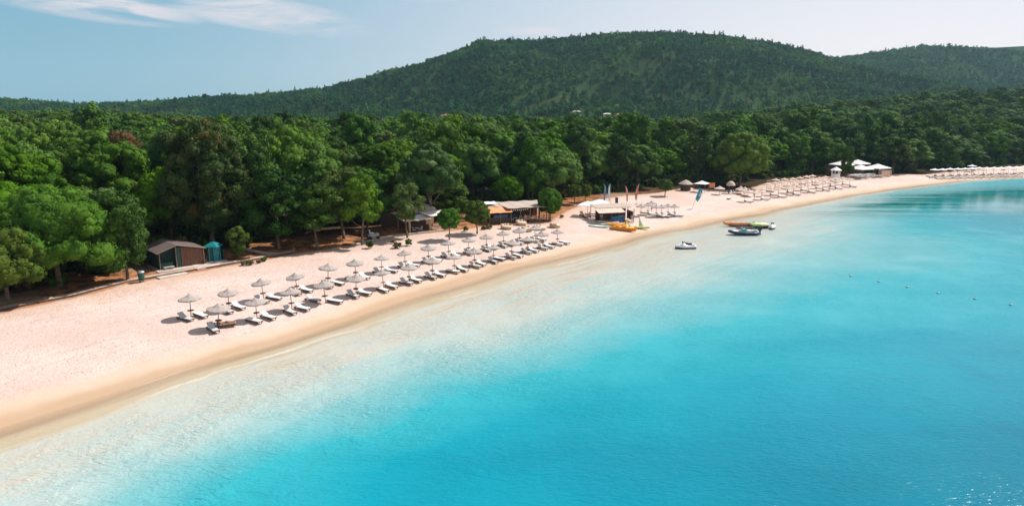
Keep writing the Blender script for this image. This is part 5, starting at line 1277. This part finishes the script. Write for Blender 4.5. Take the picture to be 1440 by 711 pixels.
# ------------------------------------------------------------------ far white parasols and their loungers
wp = make_parasol('x', 'white_fab', 1.45, 2.35, .45, False, 8, 'metal', False); uw = False
tips = [(1313.5, 237), (1324.5, 236.8), (1335, 236), (1346, 236), (1356, 235.7), (1366, 235.2), (1376, 234.6), (1386.5, 234.8), (1397, 234.4), (1407, 234.2), (1418, 233.2), (1428.5, 233.4), (1439.5, 232.2), (1451, 231.8), (1462, 231.4)]
for i, (x_, y_) in enumerate(tips):
    p = at(x_, y_ + 10.3); o = wp if not uw else copy_tree(wp); uw = True; o.location = p; o.rotation_euler.z = rr.uniform(0, 1)
    o['label'] = 'white parasol of the far right row, %s from the left' % ORD[i]; o['group'] = 'white parasols at the far right'
o = copy_tree(wp); o.location = at(1366, 241.5); o['label'] = 'white parasol standing alone behind the far right row'; o['group'] = 'white parasols at the far right'
k = 0
for r_, (y_off, x_off) in enumerate(((11.5, 0), (13.6, 4), (15.4, 14))):
    for i in range(13 - r_):
        x_ = 1307 + x_off + i * 11.2; y_ = 237.2 + y_off - (x_ - 1307) * .030
        p = at(x_, y_); sw = seaward(p.x, p.y)
        put_lounger([1, 0, 1][(i + r_) % 3], p.x, p.y, math.atan2(sw.y, sw.x) + math.pi / 2 + .3, 'lounger, %s from the left in the %s row below the white parasols' % (ORD[i], ['back', 'middle', 'front'][r_]), 'loungers below the far right white parasols')
for i in range(8):
    x_ = 1327 + i * 14; p = at(x_, 247.2 - (x_ - 1327) * .025); o = copy_tree(gp); o.location = p; o.scale = (.8, .8, .75)
    o['label'] = 'low straw parasol, %s from the left among the loungers below the white parasols' % ORD[i]; o['group'] = 'low straw parasols at the far right'

# ------------------------------------------------------------------ boats
def jetski(px, py, rzz, lab):
    x_, y_ = flat(px, py, 0.1); e_ = empty('jet_ski', (x_, y_, 0.02), rzz, lab, 'jet ski', 'white jet skis afloat')
    L_ = 3.3; n = 12
    def sect(u, top):  # width and heights along the boat, bow at -x
        k = min(1.0, (u / .38) ** .6) if u < .38 else 1 - .12 * (u - .38); return max(.03, .60 * k)
    mb = MB(); R_ = []
    for i in range(n + 1):
        u = i / n; w_ = sect(u, 0); x = (u - .5) * L_; z1_ = .20 + .20 * max(0, .4 - u)
        R_.append([(x, -w_, z1_), (x, -w_ * .8, 0.0), (x, 0, -.15), (x, w_ * .8, 0.0), (x, w_, z1_), (x, 0, z1_)])
    mb.loft(R_); mb.build('hull', M['black'], e_, True)
    mb = MB(); R_ = []
    for i in range(n + 1):
        u = i / n; w_ = sect(u, 0); x = (u - .5) * L_; z1_ = .205 + .20 * max(0, .4 - u); hump = .36 * math.exp(-((u - .36) / .17) ** 2) + .10 * (1 if u > .3 else 0)
        R_.append([(x, -w_ * .99, z1_ + .003), (x, -w_ * .92, z1_ + .24), (x, -w_ * .4, z1_ + .28 + hump * .7), (x, 0, z1_ + .30 + hump), (x, w_ * .4, z1_ + .28 + hump * .7), (x, w_ * .92, z1_ + .24), (x, w_ * .99, z1_ + .003)])
    mb.loft(R_); mb.build('deck', M['gel_white'], e_, True)
    mb = MB(); mb.box((.45, 0, .74), (1.15, .36, .22), bev=.07); mb.box((.15, 0, .86), (.5, .32, .14), bev=.05); mb.build('seat', M['black'], e_)
    mb = MB(); mb.path([(-.35, 0, .80), (-.2, 0, 1.06)], .05); mb.path([(-.2, -.38, 1.08), (-.2, .38, 1.08)], .03); mb.build('handlebar', M['black'], e_)
    mb = MB(); mb.box((-.45, 0, .98), (.1, .5, .22), ry=.6, bev=.03); mb.build('windscreen', M['glass_dark'], e_)
    mb = MB(); mb.box((1.25, 0, .62), (.5, .75, .12), bev=.04); mb.build('rear_step', M['gel_white'], e_)
    return e_
jetski(963.5, 348.5, .10, 'white jet ski afloat alone in the shallows, nearest to the camera')
jetski(1086, 320.5, 1.15, 'white jet ski moored behind the outboard of the blue inflatable boat')
# rigid inflatable
x_, y_ = flat(1046, 330, 0); rb = empty('inflatable_boat', (x_, y_, .05), .02, 'dark blue inflatable motor boat with black outboard anchored in the shallows', 'boat')
s_ = 1.0
def tube_path(pts, r, name, mat, par, seg=10):
    mb = MB(); R_ = []
    for i, p in enumerate(pts):
        p = Vector(p); t = (Vector(pts[min(i + 1, len(pts) - 1)]) - Vector(pts[max(i - 1, 0)])).normalized(); n1 = t.cross(Vector((0, 0, 1))).normalized(); n2 = n1.cross(t)
        rr_ = r if isinstance(r, (int, float)) else r[i]; R_.append([p + n1 * rr_ * math.cos(2 * math.pi * k / seg) + n2 * rr_ * math.sin(2 * math.pi * k / seg) for k in range(seg)])
    mb.loft(R_); return mb.build(name, M[mat], par, True)
for sy in (-1, 1):
    tube_path([(2.6, sy * .86, .32), (1.5, sy * .88, .32), (0, sy * .88, .34), (-1.2, sy * .82, .40), (-2.0, sy * .58, .50), (-2.5, sy * .22, .60), (-2.65, 0, .63)], [.18, .25, .26, .26, .24, .22, .21], 'side_tube', 'navy', rb)
mb = MB(); R_ = []
for i in range(11):
    u = i / 10; w_ = .8 * (min(1, (u / .4) ** .6) if u > 0 else .05); x = -2.4 + 4.7 * u; R_.append([(x, -w_, .30 + .2 * (1 - u) ** 2), (x, -w_ * .5, -.05 + .3 * (1 - u) ** 2), (x, 0, -.2 + .5 * (1 - u) ** 3), (x, w_ * .5, -.05 + .3 * (1 - u) ** 2), (x, w_, .30 + .2 * (1 - u) ** 2)])
mb.loft(R_); mb.build('hull', M['hull_grey'], rb, True)
mb = MB(); mb.box((-.1, 0, .68), (.7, .65, .75), bev=.08); mb.box((-.42, 0, 1.12), (.08, .55, .35), ry=-.35, bev=.02); mb.build('console', M['turq'], rb)
mb = MB(); mb.box((.9, 0, .60), (.55, 1.1, .4), bev=.06); mb.box((-1.5, 0, .55), (.9, .8, .2), bev=.05); mb.build('seat', M['white_fab'], rb)
ob = None
mb = MB(); mb.box((2.75, 0, 1.1), (.62, .5, .75), bev=.12); mb.build('outboard_cowl', M['black'], rb)
mb = MB(); mb.box((2.8, 0, .45), (.28, .22, .9), bev=.04); mb.box((2.85, 0, -.1), (.4, .1, .3), bev=.03); mb.build('outboard_leg', M['black'], rb)
mb = MB(); mb.path([(1.6, -.55, .5), (1.6, -.55, 1.25), (1.6, .55, 1.25), (1.6, .55, .5)], .03); mb.build('roll_bar', M['metal'], rb)
# banana raft
x_, y_ = flat(1042, 318.5, 0); bn = empty('banana_raft', (x_, y_, .05), -.10, 'long orange brown inflatable banana raft afloat near the waterline', 'raft')
tube_path([(-3.3, 0, .85), (-3.0, 0, .55), (-2.2, 0, .42), (0, 0, .40), (2.2, 0, .42), (3.2, 0, .5)], [.12, .30, .36, .37, .36, .2], 'main_tube', 'orange_cloth', bn)
for sy in (-.55, .55):
    tube_path([(-2.3, sy * .6, .3), (-1.7, sy, .16), (1.8, sy, .16), (2.4, sy * .7, .25)], [.08, .2, .2, .1], 'side_float', 'dark_wood', bn)
for k in range(5):
    mb = MB(); mb.tube((-1.9 + k * .95, -.2, .80), (-1.9 + k * .95, .2, .80), .03, seg=6); mb.build('grip', M['black'], bn)
# sofa raft
x_, y_ = flat(1066, 320.5, 0); sf = empty('sofa_raft', (x_, y_, .05), .05, 'green and pale yellow inflatable sofa raft afloat behind the blue boat', 'raft')
mb = MB(); mb.box((0, 0, .28), (3.9, 2.4, .5), bev=.2); mb.build('base', M['black'], sf, True); sf.scale = (.82, .82, .9)
mb = MB(); mb.box((-.95, 0, .75), (1.9, 2.2, .5), bev=.2); mb.build('green_backrest', M['lime'], sf, True)
mb = MB(); mb.box((1.15, 0, .68), (1.9, 2.2, .42), bev=.19); mb.build('yellow_seat', M['cream_yellow'], sf, True)
for sx in (-1.5, -1.1):
    mb = MB(); mb.path([(sx, -.1, 1.0), (sx, -.1, 1.25), (sx + .22, -.1, 1.25), (sx + .22, -.1, 1.0)], .035); mb.build('grip', M['black'], sf)
x_, y_ = flat(1046, 322, 0); mb = MB(); mb.loft(hull_rings(3.0, .9, .3, rock=.1)); o = mb.build('float_mat', M['purple']); o.location = (x_, y_, .05); o.rotation_euler.z = -.05; tag(o, 'dull dark purple float between the banana raft and the blue boat', 'float')
# buoy line
BU = [(1196, 388), (1236, 396), (1276, 403.5), (1319, 412), (1371, 420), (1421, 428.5), (1472, 437)]
bu_pts = [Vector((*flat(x, y), 0)) for x, y in BU]
b0 = None
for i, q in enumerate(bu_pts[:-1]):
    if b0 is None:
        b0 = empty('buoy', q, 0, 'x', 'buoy', 'buoys of the swimming line')
        mb = MB(); mb.lathe([(.03, -.16), (.12, -.1), (.16, .02), (.12, .13), (.03, .17)], 14); mb.build('float', M['white_paint'], b0, True)
        mb = MB(); mb.lathe([(.163, -.02), (.17, 0), (.163, .05)], 14, caps=False); mb.tube((0, 0, .15), (0, 0, .28), .03, seg=6); mb.build('band', M['black'], b0); o = b0
    else: o = copy_tree(b0)
    o.location = q; o['label'] = 'small white buoy of the swimming line, %s of six from the left' % ORD[i]
mb = MB(); pts_ = []
for a, b in zip(bu_pts[:-1], bu_pts[1:]):
    for k in range(8):
        u = k / 8; q = a.lerp(b, u); q.z = .015 - .10 * math.sin(math.pi * u); q.x += .15 * math.sin(k * 2.1 + a.x); pts_.append(q)
mb.path(pts_, .022, 5); tag(mb.build('buoy_rope', M['rope']), 'thin dark rope joining the small white buoys', 'rope')

# ------------------------------------------------------------------ village roofs between wood and hill
HS = [(596, 610, 8, 'terracotta', 'small house with red roof, leftmost of the village behind the wood'), (607, 640, 6, 'white_paint', 'small house with whitish roof between two red roofs'), (629, 620, 10, 'terracotta', 'widest house with pinkish red roof above the flowering tree'), (678, 600, 7, 'terracotta', 'house with orange red roof right of the widest one'),
      (811, 640, 8, 'house_wall', 'pale house at the hill foot in the middle of the picture'), (854, 620, 7, 'house_wall', 'cream house left of the rightmost red roof'), (873, 615, 9, 'terracotta', 'rightmost house with red roof at the hill foot')]
for (px, Zd, wd, rm, lab) in HS:
    x_ = (px - 720) * Zd * math.cos(PITCH) / 960; g_ = gz(x_, Zd); top = CAM_H - (({596: 168, 607: 168, 629: 163, 678: 167, 811: 158, 854: 165, 873: 162}[px]) - 150) / 960 * Zd + 1.8
    h_ = max(4.5, top - g_); e_ = empty('village_house', (x_, Zd, g_), random.uniform(-.3, .3), lab, 'house', 'village houses at the foot of the hill')
    mb = MB(); mb.box((0, 0, h_ * .38), (wd, wd * .8, h_ * .8)); mb.build('wall', M['house_wall'], e_)
    mb = MB(); mb.lathe([(wd * .80, h_ * .77), (wd * .80, h_ * .80), (wd * .3, h_)], 4); ro = mb.build('roof', M[rm], e_); ro.rotation_euler.z = math.pi / 4
    for sx in (-.25, .25):
        mb = MB(); mb.box((sx * wd, -wd * .405, h_ * .62), (1.0, .06, 1.2)); mb.build('window', M['glass_dark'], e_)

# ------------------------------------------------------------------ undergrowth in the shade of the wood
sh_o = [[o for o in COL.objects if o.type == 'MESH' and o.data == m][0] for m in SC]
ux_ = RNG.uniform(-140, 420, 26000); uy_ = RNG.uniform(40, 330, 26000)
uz_, _, ue_ = height(ux_, uy_); upx = 720 + 960 * ux_ / (uy_ * math.cos(PITCH))
um = (ue_ > 7) & (ue_ < 42) & (upx > -60) & (upx < 1500) & ~((upx > 330) & (upx < 560) & (ue_ < 14))
pts = []
for x_, y_, z_, e_ in zip(ux_[um], uy_[um], uz_[um], ue_[um]):
    if any((x_ - p.x) ** 2 + (y_ - p.y) ** 2 < r * r for p, r in CLEAR): continue
    s_ = random.uniform(1.1, 3.0); pts.append((x_, y_, z_ - .1, s_, s_ * random.uniform(.8, 1.2), random.choice([1, 1, 2, 2, 2, 0])))
pts = pts[:2600]
o = scatter('undergrowth', pts, sh_o, 'low dark bushes filling the shaded floor of the pine wood', 1, 1); o['category'] = 'undergrowth'
print('undergrowth', len(pts))
# ------------------------------------------------------------------ summer air
m, nt, o_ = new_mat('summer_haze'); v = N(nt, 'ShaderNodeVolumePrincipled'); v.inputs['Density'].default_value = 0.00008; v.inputs['Color'].default_value = (0.50, 0.82, 1.0, 1); v.inputs['Anisotropy'].default_value = 0.3
L(nt, v.outputs[0], o_.inputs['Volume'])
mb = MB(); mb.box((0, 0, 90), (5400, 5400, 194)); hz = mb.build('haze', m); tag(hz, 'thin pale blue summer haze over bay and hills', None, None, 'stuff')
